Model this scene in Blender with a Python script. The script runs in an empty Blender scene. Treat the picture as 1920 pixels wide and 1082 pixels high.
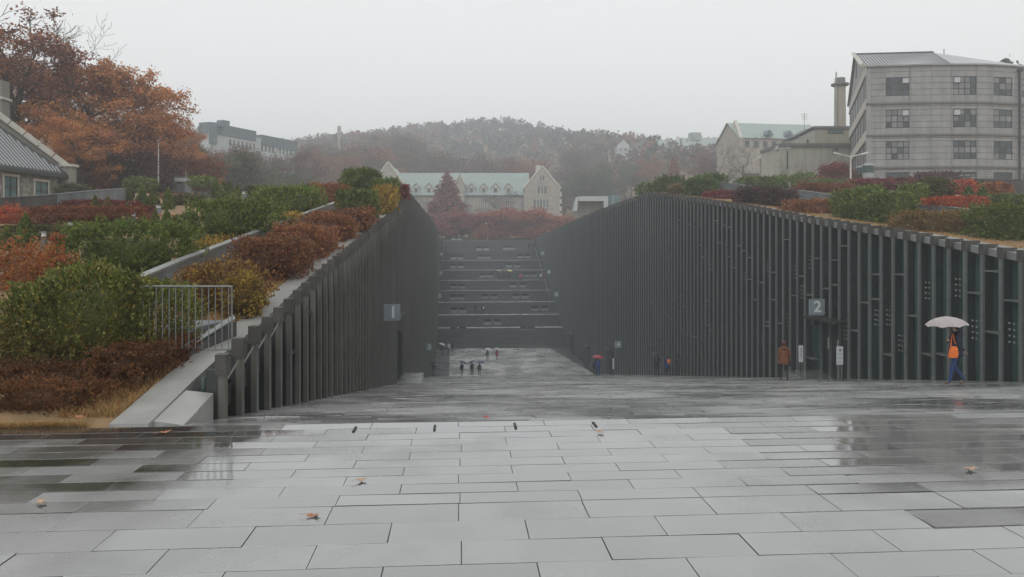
import bpy, math, random
import numpy as np
from mathutils import Matrix, Vector, Euler

# ---------------------------------------------------------------- camera
SC = bpy.context.scene
COL = SC.collection
F_PX, CAM_H, YAW = 1400.0, 1.9, math.radians(4.0)
cam_d = bpy.data.cameras.new('camera')
cam_d.sensor_width = 36.0
cam_d.lens = F_PX / 1920 * 36.0
cam_d.shift_y = -86.0 / 1920
cam_d.clip_start, cam_d.clip_end = 0.1, 9000
cam = bpy.data.objects.new('camera', cam_d)
COL.objects.link(cam)
cam.location = (0, 0, CAM_H)
cam.rotation_euler = (math.pi / 2, 0, -YAW)
SC.camera = cam

# ---------------------------------------------------------------- sky, sun, exposure
SUN_EL, SUN_AZ = math.radians(48), math.radians(200)
world = bpy.data.worlds.new('World')
SC.world = world
world.use_nodes = True
nt = world.node_tree
nt.nodes.clear()
wo = nt.nodes.new('ShaderNodeOutputWorld')
bg = nt.nodes.new('ShaderNodeBackground')
sky = nt.nodes.new('ShaderNodeTexSky')
sky.sky_type = 'NISHITA'
sky.sun_disc = False
sky.sun_elevation = SUN_EL
sky.sun_rotation = SUN_AZ
sky.dust_density = 4.0
hs = nt.nodes.new('ShaderNodeHueSaturation')
hs.inputs['Saturation'].default_value = 0.12
mx = nt.nodes.new('ShaderNodeMix')
mx.data_type = 'RGBA'
mx.inputs['Factor'].default_value = 0.88
mx.inputs[7].default_value = (10.0, 10.15, 10.15, 1)          # the even white of a rain cloud layer
nt.links.new(sky.outputs[0], hs.inputs['Color'])
nt.links.new(hs.outputs[0], mx.inputs[6])
nt.links.new(mx.outputs[2], bg.inputs['Color'])
bg.inputs['Strength'].default_value = 0.1
nt.links.new(bg.outputs[0], wo.inputs['Surface'])
sun_d = bpy.data.lights.new('sun', 'SUN')
sun_d.energy = 0.5
sun_d.angle = math.radians(40)
sun_d.color = (1.0, 0.97, 0.93)
sun = bpy.data.objects.new('sun', sun_d)
COL.objects.link(sun)
sun.rotation_euler = (math.pi / 2 - SUN_EL, 0, math.pi - SUN_AZ)
SC.view_settings.view_transform = 'Standard'
SC.view_settings.look = 'None'
SC.view_settings.exposure = 0.08
SC.view_settings.gamma = 1.0
SC.view_settings.use_curve_mapping = False
cy = SC.cycles
cy.use_denoising = True
try:
    cy.denoiser = 'OPENIMAGEDENOISE'
except Exception:
    pass
cy.max_bounces = 6
cy.diffuse_bounces = 3
cy.glossy_bounces = 3
cy.transmission_bounces = 3
cy.volume_bounces = 4
cy.transparent_max_bounces = 6
cy.caustics_reflective = False
cy.caustics_refractive = False
cy.sample_clamp_indirect = 4.0

# ---------------------------------------------------------------- numbers of the place
CS, SN = math.cos(YAW), math.sin(YAW)


def at(px, py, d):
    """the place at distance d along the view axis that the photograph shows at (px, py)"""
    r = (px - 960) / F_PX * d
    u = (455 - py) / F_PX * d
    return Vector((r * CS + d * SN, -r * SN + d * CS, CAM_H + u))


def xl(y):
    return -2.85 - 0.0085 * (y - 9)


def xr(y):
    return 17.6 + 0.003 * (y - 22)


Y0, Y1, Y2, Y3 = 7.94, 97.6, 123.0, 178.0         # plaza edge, end of the ramp, foot and head of the stair
RAMP, ZF, ZT = 0.1728, -15.5, 2.5


def zfloor(y):
    if y < Y0:
        return 0.0
    if y < Y1:
        return -RAMP * (y - Y0)
    if y < Y2:
        return ZF
    return ZF + (ZT - ZF) * min(1, (y - Y2) / (Y3 - Y2))


TLp = ([8.0, 9.17, 11.35, 13.52, 15.94, 21.9, 29.1, 35.7, 48.9, 67.4, 118, 147, 180], [.42, .58, .82, 1.06, 1.40, 1.98, 2.81, 3.47, 5.06, 4.96, 4.67, 2.7, 2.55])
TRp = ([8.0, 22.5, 27.6, 37.3, 44.8, 55.3, 68.9, 84.8, 107.4, 138, 170, 180], [.15, 1.65, 2.25, 3.27, 4.2, 5.28, 6.65, 6.37, 5.77, 4.58, 3.36, 2.7])
CLp = ([7.9, 8.04, 9.9, 12.4, 17.2, 21.9, 29.1, 35.7, 48.9, 67.4, 118, 147, 180], [0, 0.01, .29, .55, 1.2, 1.72, 2.55, 3.2, 4.78, 4.7, 4.4, 2.45, 2.45])


def TL(y): return float(np.interp(y, *TLp))
def TR(y): return float(np.interp(y, *TRp))
def CL(y): return float(np.interp(y, *CLp))


GLF = ([7.9, 9.5, 12.4, 17.2, 29, 49, 67, 118, 180, 300, 420, 520, 700], [0, .28, .52, 1.15, 2.5, 4.75, 5.2, 8, 14, 28, 52, 67, 74])
GRF = ([8, 22, 50, 70, 80, 120, 180, 300, 420, 520, 700], [0, 1.55, 5.0, 7.4, 8.8, 10.5, 14, 31, 54, 68, 72])
GMD = ([178, 200, 240, 300, 400, 500, 560, 700], [2.45, 3.4, 6, 15, 42, 72, 82, 82])


def G(x, y):
    """height of the open ground"""
    if y <= 7.9:
        return 0.0
    if x < 7:
        s = xl(y) - x
        near = CL(y) - .03 if y < Y3 else float(np.interp(y, *GMD))
        far = float(np.interp(y, *GLF))
    else:
        s = x - xr(y)
        near = TR(y) - .12 if y < Y3 else float(np.interp(y, *GMD))
        far = float(np.interp(y, *GRF))
    t = min(1, max(0, (s - 12) / 45))
    t = t * t * (3 - 2 * t)
    z = near * (1 - t) + far * t
    if y > 260:
        z += 3.0 * math.sin(x * .021 + 1.3) * min(1, (y - 260) / 120) + 2.0 * math.sin(x * .05 + y * .01)
    return z


def ray(px, py, lift=0.0, d0=8.2, d1=260):
    """first meeting of the view line through (px, py) with the open ground (raised by lift)"""
    d = d0
    while d < d1:
        p = at(px, py, d)
        if p.z <= G(p.x, p.y) + lift:
            return d
        d *= 1.01
    return d1


# ---------------------------------------------------------------- helpers: objects and meshes
def tag(o, label=None, cat=None, group=None, kind=None):
    if label: o['label'] = label
    if cat: o['category'] = cat
    if group: o['group'] = group
    if kind: o['kind'] = kind
    return o


def empty(name, loc=(0, 0, 0), rz=0.0):
    e = bpy.data.objects.new(name, None)
    COL.objects.link(e)
    e.location = loc
    e.rotation_euler = (0, 0, rz)
    e.empty_display_size = .2
    return e


def wmat(p):
    m = Matrix.LocRotScale(p.location, p.rotation_euler, p.scale)
    return m if p.parent is None else wmat(p.parent) @ p.matrix_parent_inverse @ m


def par(o, p, keep=True):
    """make o a part of p; keep: o was built in world coordinates"""
    o.parent = p
    if keep:
        o.matrix_parent_inverse = wmat(p).inverted()
    return o


def link(name, me, mats=None, parent=None, keep=True):
    o = bpy.data.objects.new(name, me)
    COL.objects.link(o)
    if mats is not None and not me.materials:
        for m in (mats if isinstance(mats, (list, tuple)) else [mats]):
            me.materials.append(m)
    if parent is not None:
        par(o, parent, keep)
    return o


class MB:
    def __init__(s):
        s.v, s.f, s.m, s.sm = [], [], [], False

    def add(s, vs, fs, mi=0):
        b = len(s.v)
        s.v += [tuple(v) for v in vs]
        for f in fs:
            s.f.append([b + i for i in f])
            s.m.append(mi)
        return s

    def hexa(s, p, mi=0):                      # 4 bottom points then 4 top points, counter-clockwise from above
        return s.add(p, [(3, 2, 1, 0), (4, 5, 6, 7), (0, 1, 5, 4), (1, 2, 6, 5), (2, 3, 7, 6), (3, 0, 4, 7)], mi)

    def box(s, x0, x1, y0, y1, z0, z1, mi=0):
        return s.hexa([(x0, y0, z0), (x1, y0, z0), (x1, y1, z0), (x0, y1, z0), (x0, y0, z1), (x1, y0, z1), (x1, y1, z1), (x0, y1, z1)], mi)

    def obox(s, a, b, w, z0, z1, mi=0, off=0.0):   # upright slab along the plan line a-b, w thick to its left; z0, z1 numbers or end pairs
        a, b = Vector(a[:2]), Vector(b[:2])
        n = Vector((-(b - a).y, (b - a).x)).normalized()
        za, zb = (z0 if isinstance(z0, tuple) else (z0, z0)), (z1 if isinstance(z1, tuple) else (z1, z1))
        p = [a + n * off, b + n * off, b + n * (off + w), a + n * (off + w)]
        return s.hexa([(p[0].x, p[0].y, za[0]), (p[1].x, p[1].y, za[1]), (p[2].x, p[2].y, za[1]), (p[3].x, p[3].y, za[0]),
                       (p[0].x, p[0].y, zb[0]), (p[1].x, p[1].y, zb[1]), (p[2].x, p[2].y, zb[1]), (p[3].x, p[3].y, zb[0])], mi)

    def tube(s, pts, rad, n=8, mi=0, cap=True):
        pts = [Vector(p) for p in pts]
        if not isinstance(rad, (list, tuple)):
            rad = [rad] * len(pts)
        b = len(s.v)
        for i, p in enumerate(pts):
            t = (pts[min(i + 1, len(pts) - 1)] - pts[max(i - 1, 0)])
            t = t.normalized() if t.length > 1e-9 else Vector((0, 0, 1))
            u = t.cross(Vector((1, 0, 0)) if abs(t.x) < .8 else Vector((0, 1, 0))).normalized()
            w = t.cross(u)
            for k in range(n):
                a = 2 * math.pi * k / n
                s.v.append(tuple(p + (u * math.cos(a) + w * math.sin(a)) * rad[i]))
        for i in range(len(pts) - 1):
            for k in range(n):
                s.f.append([b + i * n + k, b + i * n + (k + 1) % n, b + (i + 1) * n + (k + 1) % n, b + (i + 1) * n + k])
                s.m.append(mi)
        if cap:
            s.f.append([b + k for k in range(n)][::-1]); s.m.append(mi)
            s.f.append([b + (len(pts) - 1) * n + k for k in range(n)]); s.m.append(mi)
        return s

    def lathe(s, prof, n=16, c=(0, 0, 0), mi=0):
        b = len(s.v)
        for r, z in prof:
            for k in range(n):
                a = 2 * math.pi * k / n
                s.v.append((c[0] + r * math.cos(a), c[1] + r * math.sin(a), c[2] + z))
        for i in range(len(prof) - 1):
            for k in range(n):
                s.f.append([b + i * n + k, b + i * n + (k + 1) % n, b + (i + 1) * n + (k + 1) % n, b + (i + 1) * n + k]); s.m.append(mi)
        s.f.append([b + k for k in range(n)][::-1]); s.m.append(mi)
        s.f.append([b + (len(prof) - 1) * n + k for k in range(n)]); s.m.append(mi)
        return s

    def mesh(s, name, mats=None):
        me = bpy.data.meshes.new(name)
        me.from_pydata(s.v, [], s.f)
        if mats is not None:
            for m in (mats if isinstance(mats, (list, tuple)) else [mats]):
                me.materials.append(m)
        if any(s.m):
            me.polygons.foreach_set('material_index', s.m)
        if s.sm:
            me.polygons.foreach_set('use_smooth', [True] * len(s.f))
        me.update()
        return me

    def build(s, name, mats=None, parent=None, keep=True):
        return link(name, s.mesh(name, mats), None, parent, keep)


# ---------------------------------------------------------------- materials
def mat(name, color, rough=.6, var=.18, scale=3.0, bump=0.0, bscale=40.0, metal=0.0, ior=1.45, spec=.5, streak=0.0, attr=None, per_obj=0.0, coat=0.0):
    m = bpy.data.materials.new(name)
    m.use_nodes = True
    t = m.node_tree
    N, L = t.nodes, t.links
    p = N['Principled BSDF']
    p.inputs['Roughness'].default_value = rough
    p.inputs['Metallic'].default_value = metal
    p.inputs['IOR'].default_value = ior
    p.inputs['Specular IOR Level'].default_value = spec
    p.inputs['Coat Weight'].default_value = coat
    geo = N.new('ShaderNodeNewGeometry')
    if attr:
        a = N.new('ShaderNodeAttribute'); a.attribute_name = attr
        src = a.outputs['Color']
    else:
        c = N.new('ShaderNodeRGB'); c.outputs[0].default_value = (*color, 1)
        src = c.outputs[0]
    no = N.new('ShaderNodeTexNoise'); no.inputs['Scale'].default_value = scale; no.inputs['Detail'].default_value = 5
    L.new(geo.outputs['Position'], no.inputs['Vector'])
    mr = N.new('ShaderNodeMapRange')
    mr.inputs['From Min'].default_value, mr.inputs['From Max'].default_value = .25, .75
    mr.inputs['To Min'].default_value, mr.inputs['To Max'].default_value = 1 - var, 1 + var
    L.new(no.outputs['Fac'], mr.inputs['Value'])
    fac = mr.outputs[0]
    if streak:
        mp = N.new('ShaderNodeMapping'); mp.inputs['Scale'].default_value = (1, 1, .07)
        L.new(geo.outputs['Position'], mp.inputs['Vector'])
        n2 = N.new('ShaderNodeTexNoise'); n2.inputs['Scale'].default_value = 2.2; n2.inputs['Detail'].default_value = 4
        L.new(mp.outputs[0], n2.inputs['Vector'])
        r2 = N.new('ShaderNodeMapRange'); r2.inputs['From Min'].default_value, r2.inputs['From Max'].default_value = .35, .65
        r2.inputs['To Min'].default_value, r2.inputs['To Max'].default_value = 1 - streak, 1.05
        L.new(n2.outputs['Fac'], r2.inputs['Value'])
        mm = N.new('ShaderNodeMath'); mm.operation = 'MULTIPLY'
        L.new(fac, mm.inputs[0]); L.new(r2.outputs[0], mm.inputs[1])
        fac = mm.outputs[0]
    if per_obj:
        oi = N.new('ShaderNodeObjectInfo')
        r3 = N.new('ShaderNodeMapRange'); r3.inputs['To Min'].default_value, r3.inputs['To Max'].default_value = 1 - per_obj, 1 + per_obj
        L.new(oi.outputs['Random'], r3.inputs['Value'])
        m3 = N.new('ShaderNodeMath'); m3.operation = 'MULTIPLY'
        L.new(fac, m3.inputs[0]); L.new(r3.outputs[0], m3.inputs[1])
        fac = m3.outputs[0]
    mu = N.new('ShaderNodeVectorMath'); mu.operation = 'SCALE'
    L.new(src, mu.inputs[0]); L.new(fac, mu.inputs['Scale'])
    L.new(mu.outputs[0], p.inputs['Base Color'])
    if bump:
        nb = N.new('ShaderNodeTexNoise'); nb.inputs['Scale'].default_value = bscale; nb.inputs['Detail'].default_value = 4
        L.new(geo.outputs['Position'], nb.inputs['Vector'])
        bu = N.new('ShaderNodeBump'); bu.inputs['Strength'].default_value = bump; bu.inputs['Distance'].default_value = .02
        L.new(nb.outputs['Fac'], bu.inputs['Height'])
        L.new(bu.outputs[0], p.inputs['Normal'])
    return m


def leaf_mat(name, rough=.55, trans=.25):
    m = bpy.data.materials.new(name)
    m.use_nodes = True
    t = m.node_tree; N, L = t.nodes, t.links
    p = N['Principled BSDF']
    p.inputs['Roughness'].default_value = rough
    p.inputs['Specular IOR Level'].default_value = .3
    a = N.new('ShaderNodeAttribute'); a.attribute_name = 'lc'
    oi = N.new('ShaderNodeObjectInfo')
    r3 = N.new('ShaderNodeMapRange'); r3.inputs['To Min'].default_value, r3.inputs['To Max'].default_value = .82, 1.18
    L.new(oi.outputs['Random'], r3.inputs['Value'])
    mu = N.new('ShaderNodeVectorMath'); mu.operation = 'SCALE'
    L.new(a.outputs['Color'], mu.inputs[0]); L.new(r3.outputs[0], mu.inputs['Scale'])
    L.new(mu.outputs[0], p.inputs['Base Color'])
    tr = N.new('ShaderNodeBsdfTranslucent'); L.new(mu.outputs[0], tr.inputs['Color'])
    mx = N.new('ShaderNodeMixShader'); mx.inputs[0].default_value = trans
    L.new(p.outputs[0], mx.inputs[1]); L.new(tr.outputs[0], mx.inputs[2])
    L.new(mx.outputs[0], N['Material Output'].inputs['Surface'])
    return m


def wet_stone(name, color, lo=.08, hi=.34, ior=2.4, ripple=.05, per_obj=.12, attr=None, pud=.55, coat=0.0):
    """granite under a film of rain: puddled, mirror-like patches between damp, rougher ones"""
    m = bpy.data.materials.new(name)
    m.use_nodes = True
    t = m.node_tree; N, L = t.nodes, t.links
    p = N['Principled BSDF']
    p.inputs['IOR'].default_value = ior
    p.inputs['Coat Weight'].default_value = coat
    p.inputs['Coat IOR'].default_value = 2.3
    geo = N.new('ShaderNodeNewGeometry')
    big = N.new('ShaderNodeTexNoise'); big.inputs['Scale'].default_value = pud; big.inputs['Detail'].default_value = 6; big.inputs['Roughness'].default_value = .55
    L.new(geo.outputs['Position'], big.inputs['Vector'])
    oi = N.new('ShaderNodeObjectInfo')
    add = N.new('ShaderNodeMath'); add.operation = 'MULTIPLY_ADD'; add.inputs[1].default_value = .22; L.new(oi.outputs['Random'], add.inputs[0]); L.new(big.outputs['Fac'], add.inputs[2])
    rr = N.new('ShaderNodeMapRange'); rr.inputs['From Min'].default_value, rr.inputs['From Max'].default_value = .5, .86
    rr.inputs['To Min'].default_value, rr.inputs['To Max'].default_value = lo, hi
    rr.interpolation_type = 'SMOOTHSTEP'
    L.new(add.outputs[0], rr.inputs['Value']); L.new(rr.outputs[0], p.inputs['Roughness']); L.new(rr.outputs[0], p.inputs['Coat Roughness'])
    sp = N.new('ShaderNodeTexNoise'); sp.inputs['Scale'].default_value = 90; sp.inputs['Detail'].default_value = 3
    L.new(geo.outputs['Position'], sp.inputs['Vector'])
    bl = N.new('ShaderNodeTexNoise'); bl.inputs['Scale'].default_value = 1.7; bl.inputs['Detail'].default_value = 5
    L.new(geo.outputs['Position'], bl.inputs['Vector'])
    ad = N.new('ShaderNodeMath'); ad.operation = 'ADD'; L.new(sp.outputs['Fac'], ad.inputs[0]); L.new(bl.outputs['Fac'], ad.inputs[1])
    r2 = N.new('ShaderNodeMapRange'); r2.inputs['From Min'].default_value, r2.inputs['From Max'].default_value = .65, 1.35
    r2.inputs['To Min'].default_value, r2.inputs['To Max'].default_value = .5, 1.5
    L.new(ad.outputs[0], r2.inputs['Value'])
    r3 = N.new('ShaderNodeMapRange'); r3.inputs['To Min'].default_value, r3.inputs['To Max'].default_value = 1 - per_obj, 1 + per_obj
    if attr:
        at_ = N.new('ShaderNodeAttribute'); at_.attribute_name = attr; L.new(at_.outputs['Fac'], r3.inputs['Value'])
    else:
        L.new(oi.outputs['Random'], r3.inputs['Value'])
    m3 = N.new('ShaderNodeMath'); m3.operation = 'MULTIPLY'; L.new(r2.outputs[0], m3.inputs[0]); L.new(r3.outputs[0], m3.inputs[1])
    c = N.new('ShaderNodeRGB'); c.outputs[0].default_value = (*color, 1)
    mu = N.new('ShaderNodeVectorMath'); mu.operation = 'SCALE'; L.new(c.outputs[0], mu.inputs[0]); L.new(m3.outputs[0], mu.inputs['Scale'])
    L.new(mu.outputs[0], p.inputs['Base Color'])
    nb = N.new('ShaderNodeTexNoise'); nb.inputs['Scale'].default_value = 55; nb.inputs['Detail'].default_value = 3
    L.new(geo.outputs['Position'], nb.inputs['Vector'])
    bu = N.new('ShaderNodeBump'); bu.inputs['Distance'].default_value = .006
    r4 = N.new('ShaderNodeMapRange'); r4.inputs['From Min'].default_value, r4.inputs['From Max'].default_value = .5, .75
    r4.inputs['To Min'].default_value, r4.inputs['To Max'].default_value = ripple * .25, ripple * 2.2
    L.new(add.outputs[0], r4.inputs['Value']); L.new(r4.outputs[0], bu.inputs['Strength'])
    L.new(nb.outputs['Fac'], bu.inputs['Height']); L.new(bu.outputs[0], p.inputs['Normal']); L.new(bu.outputs[0], p.inputs['Coat Normal'])
    return m


M = {}
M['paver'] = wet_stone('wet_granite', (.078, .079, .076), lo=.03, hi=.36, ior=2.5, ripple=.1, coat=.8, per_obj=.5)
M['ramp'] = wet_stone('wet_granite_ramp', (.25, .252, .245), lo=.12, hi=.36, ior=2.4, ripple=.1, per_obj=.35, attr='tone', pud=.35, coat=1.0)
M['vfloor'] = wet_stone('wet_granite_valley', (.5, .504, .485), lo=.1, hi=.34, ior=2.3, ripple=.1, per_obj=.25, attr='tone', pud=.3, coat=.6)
M['joint'] = mat('joint_sand', (.085, .085, .082), .55, .25, 8, ior=1.6)
M['strip'] = wet_stone('dark_margin_tone', (.045, .048, .05), lo=.25, hi=.45, ior=1.6)  # darker tone for the floor bands along both valley walls
M['stair'] = wet_stone('stair_stone', (.056, .062, .066), lo=.3, hi=.55, ior=1.5, ripple=.1, pud=.2)
M['stair_light'] = wet_stone('stair_run_stone', (.09, .096, .1), lo=.3, hi=.55, ior=1.5, ripple=.1, pud=.2)
M['landing'] = wet_stone('landing_sheen_stone', (.42, .425, .42), lo=.2, hi=.4, ior=1.7)  # base colour raised to carry the sky's reflection on the wet landing tops
M['soil'] = mat('dry_lawn', (.23, .15, .075), .9, .35, 1.4, .6, 60)
M['blade'] = mat('fin_blade', (.052, .06, .057), .4, .2, 2.5, .1, 90, metal=.4, streak=.2)
M['fin_brown'] = mat('weathered_fin', (.14, .136, .122), .45, .2, 2.5, .1, 90, metal=.3, streak=.25)
M['steel'] = mat('brushed_steel', (.225, .242, .233), .38, .12, 4, .08, 120, metal=.55, streak=.12)
M['steel_dark'] = mat('weathered_steel', (.05, .053, .049), .42, .2, 2.5, .1, 90, metal=.45, streak=.2)
M['cap'] = mat('weathered_cap', (.085, .08, .07), .5, .25, 3, .1, 60, metal=.3, streak=.2)
M['fascia'] = mat('zinc_fascia', (.30, .31, .305), .4, .12, 2, .05, 60, metal=.35, streak=.15)
M['coping'] = mat('granite_coping', (.30, .30, .285), .35, .14, 2.5, .08, 90, streak=.08, ior=1.7)
M['glass'] = mat('dark_green_glass', (.05, .095, .09), .1, .35, .4, ior=1.75, per_obj=.5)
M['frame'] = mat('window_frame_dark', (.035, .04, .042), .45, .1)
M['pane'] = mat('window_pane', (.05, .06, .064), .08, .2, .8, per_obj=.5, ior=1.5)
M['pane_blind'] = mat('window_pane_blind', (.2, .21, .205), .15, .15, .8, per_obj=.25, ior=1.5)
M['pane_far'] = mat('window_pane_far', (.10, .12, .125), .2, .2, .5, per_obj=.3)
M['bolt'] = mat('polished_bolt', (.55, .56, .55), .25, .05, metal=.6)
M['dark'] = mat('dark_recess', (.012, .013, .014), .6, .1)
M['conc'] = mat('grey_board_wall', (.16, .18, .19), .45, .14, 1.2, .06, 40, streak=.22, ior=1.5)
M['conc_dark'] = mat('stained_dark_wall', (.085, .08, .078), .5, .35, .6, .1, 30, streak=.35)
M['white_line'] = mat('pale_metal', (.62, .63, .63), .4, .06)
M['sign'] = mat('sign_plate', (.23, .27, .29), .4, .08)
M['sign_white'] = mat('sign_lettering', (.62, .66, .67), .5, .03)
M['leaf'] = leaf_mat('foliage')
M['needle'] = leaf_mat('conifer_foliage', .6, .12)
M['bark'] = mat('bark', (.045, .037, .03), .85, .35, 6, .5, 30)
M['bark_pale'] = mat('bark_pale', (.105, .092, .085), .85, .3, 6, .4, 30)
M['stone_pale'] = mat('ashlar_granite', (.305, .308, .306), .6, .12, 1.1, .12, 30, streak=.16, per_obj=.06)
M['stone_course'] = mat('string_course', (.15, .147, .14), .6, .12, 1.1)
M['roof_grey'] = mat('zinc_roof', (.34, .36, .37), .35, .1, .5, metal=.3)
M['roof_dark'] = mat('dark_roof', (.06, .062, .066), .5, .2, 1)
M['roof_green'] = mat('copper_green_roof', (.30, .37, .345), .6, .1, .3)
M['hall_stone'] = mat('rubble_stone', (.37, .345, .30), .8, .25, 1.2, .3, 8)
M['hall_trim'] = mat('limestone_trim', (.52, .50, .45), .7, .1, 2)
M['house_stone'] = mat('pale_rubble', (.26, .25, .22), .8, .1, 3, .4, 12, per_obj=.25)
M['house_mortar'] = mat('mortar', (.20, .19, .165), .85, .15, 4)
M['plaster'] = mat('pale_plaster', (.40, .40, .35), .75, .08, .4, streak=.14)
M['plaster_tan'] = mat('tan_plaster', (.33, .30, .24), .75, .08, .4, streak=.14)
M['plaster_white'] = mat('white_plaster', (.48, .52, .53), .7, .06, .3, streak=.06)
M['fin_blue'] = mat('blue_grey_cladding', (.12, .16, .19), .5, .08, .5)
M['teal_glass'] = mat('teal_glass', (.10, .17, .175), .12, .15, .8)
M['kiosk_green'] = mat('kiosk_green', (.04, .075, .07), .4, .1)


# ---------------------------------------------------------------- the ground
def build_terrain():
    ys = list(np.concatenate([[-3000, -600, -120, -40, -10, -2, 2, 5, 7.0, 7.9], np.arange(8.3, 20, .8), np.arange(20, 70, 2.5), np.arange(70, 178, 6), [Y3], np.arange(184, 330, 9), np.arange(330, 720, 16), [800, 1200, 2400, 5000]]))
    ss = [.75, 1.2, 2, 3, 4.5, 6, 8, 11, 14, 18, 22, 27, 33, 40, 48, 58, 70, 85, 105, 130, 160, 200, 260, 350, 500, 900, 3500]
    mb = MB()
    idx = {}

    def vid(i, k):
        if (i, k) not in idx:
            y = ys[i]
            yc = min(max(y, 8), 178)
            if k < len(ss):
                x = xl(yc) - ss[len(ss) - 1 - k]
            elif k < len(ss) + 6:
                q = k - len(ss)
                x = xl(yc) - .75 + (xr(yc) - xl(yc) + 1.5) * (q + 1) / 7
            else:
                x = xr(yc) + ss[k - len(ss) - 6]
            z = G(x, y) if y < 900 else 66.0
            if y <= 7.9:
                z = -.06
            idx[(i, k)] = len(mb.v)
            mb.v.append((x, y, z))
        return idx[(i, k)]
    nk = 2 * len(ss) + 6
    for i in range(len(ys) - 1):
        for k in range(nk - 1):
            inside = len(ss) - 1 <= k < len(ss) + 6
            if inside and ys[i] > 7.8 and ys[i] < Y3 - .01:
                continue
            mb.f.append([vid(i, k), vid(i, k + 1), vid(i + 1, k + 1), vid(i + 1, k)])
            mb.m.append(0)
    mb.sm = True
    o = mb.build('terrain', M['soil'])
    tag(o, kind='structure')


build_terrain()
R = random.Random(7)

# plaza: a bed with every paver in view a piece of its own
plaza = MB().box(-40, 60, -30, 7.96, -.045, -.004).build('plaza', M['joint'])
tag(plaza, kind='structure')
PAV = {}


def paver_mesh(w, d):
    key = (round(w, 3), round(d, 3))
    if key not in PAV:
        b = .001
        mb = MB()
        x, y = w / 2, d / 2
        mb.v = [(-x, -y, -.03), (x, -y, -.03), (x, y, -.03), (-x, y, -.03), (-x, -y, -b), (x, -y, -b), (x, y, -b), (-x, y, -b),
                (-x + b, -y + b, 0), (x - b, -y + b, 0), (x - b, y - b, 0), (-x + b, y - b, 0)]
        mb.f = [[0, 1, 5, 4], [1, 2, 6, 5], [2, 3, 7, 6], [3, 0, 4, 7], [4, 5, 9, 8], [5, 6, 10, 9], [6, 7, 11, 10], [7, 4, 8, 11], [8, 9, 10, 11]]
        mb.m = [0] * 9
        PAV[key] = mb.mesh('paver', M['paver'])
    return PAV[key]


def in_view(x, y, slack=.8):
    d = x * SN + y * CS
    if d < .5:
        return False
    px = 960 + F_PX * (x * CS - y * SN) / d
    m = slack / d * F_PX
    return -m < px < 1920 + m


def lay_rows(y_from, y_to, pitch, off0, z0, extra):
    n = int(round((y_to - y_from) / pitch))
    for j in range(n):
        yc = y_from + (j + .5) * pitch
        off = off0 + (.45 if j % 2 else 0) + R.uniform(-.015, .015)
        for i in range(-12, 16):
            xc = off + (i + .5) * .9
            tilt = (R.gauss(0, .0065 if y_from > 5 else .003), R.gauss(0, .002))
            dz = R.gauss(0, .0007)
            # settled bays at both sides lean a little down towards the ramp
            if xc > 2.3 and yc > 5.45:
                tilt = (tilt[0] * .6 - .019 - .004 * (yc < 6.6), tilt[1])
            elif xc > 3.2 and 4.75 < yc < 5.1:
                tilt = (-.046, .004)
            elif xc < -1.9 and yc > 5.45:
                tilt = (tilt[0] * .5 - .011, tilt[1])
            elif xc < -2.1 and 4.05 < yc < 4.4:
                tilt = (-.03, -.003)
            if in_view(xc, yc, .5) and yc > 3.3:
                o = link('paver', paver_mesh(.8945, pitch - .0055), None, plaza, False)
                o.location = (xc, yc, z0 + dz)
                o.rotation_euler = (tilt[0], tilt[1], R.gauss(0, .0015))
            elif -9 < xc < 12:
                extra.append((xc, yc, z0 + dz, .444, pitch / 2 - .0055, tilt))


extra = []
lay_rows(5.45 - 9 * .345, 5.45 - .012, .3435, 0, .006, extra)
lay_rows(5.45 + .012, 7.93, .2253, 0, .0, extra)
mb = MB()
for (x, y, z, hx, hy, (ta, tb)) in extra:
    mb.hexa([(x - hx, y - hy, -.03), (x + hx, y - hy, -.03), (x + hx, y + hy, -.03), (x - hx, y + hy, -.03)] +
            [(x + sx * hx, y + sy * hy, z + sy * hy * ta - sx * hx * tb) for sx, sy in ((-1, -1), (1, -1), (1, 1), (-1, 1))])
tag(mb.build('paver_edging', M['paver'], plaza, False), kind='stuff')
MB().box(-9, 12, 5.4405, 5.4595, -.01, -.0015).build('open_joint', M['dark'], plaza, False)
for (px, py) in ((665, 806), (815, 803), (966, 799), (1115, 797)):          # open drain slots at the brink
    d = CAM_H * F_PX / (py - 455)
    p = at(px, py, d)
    MB().box(p.x - .012, p.x + .012, p.y - .1, p.y + .1, -.01, .0115).build('drain_slot', M['dark'], plaza, False)


def tone_attr(me, vals):
    a = me.attributes.new('tone', 'FLOAT', 'FACE')
    a.data.foreach_set('value', vals)


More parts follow.
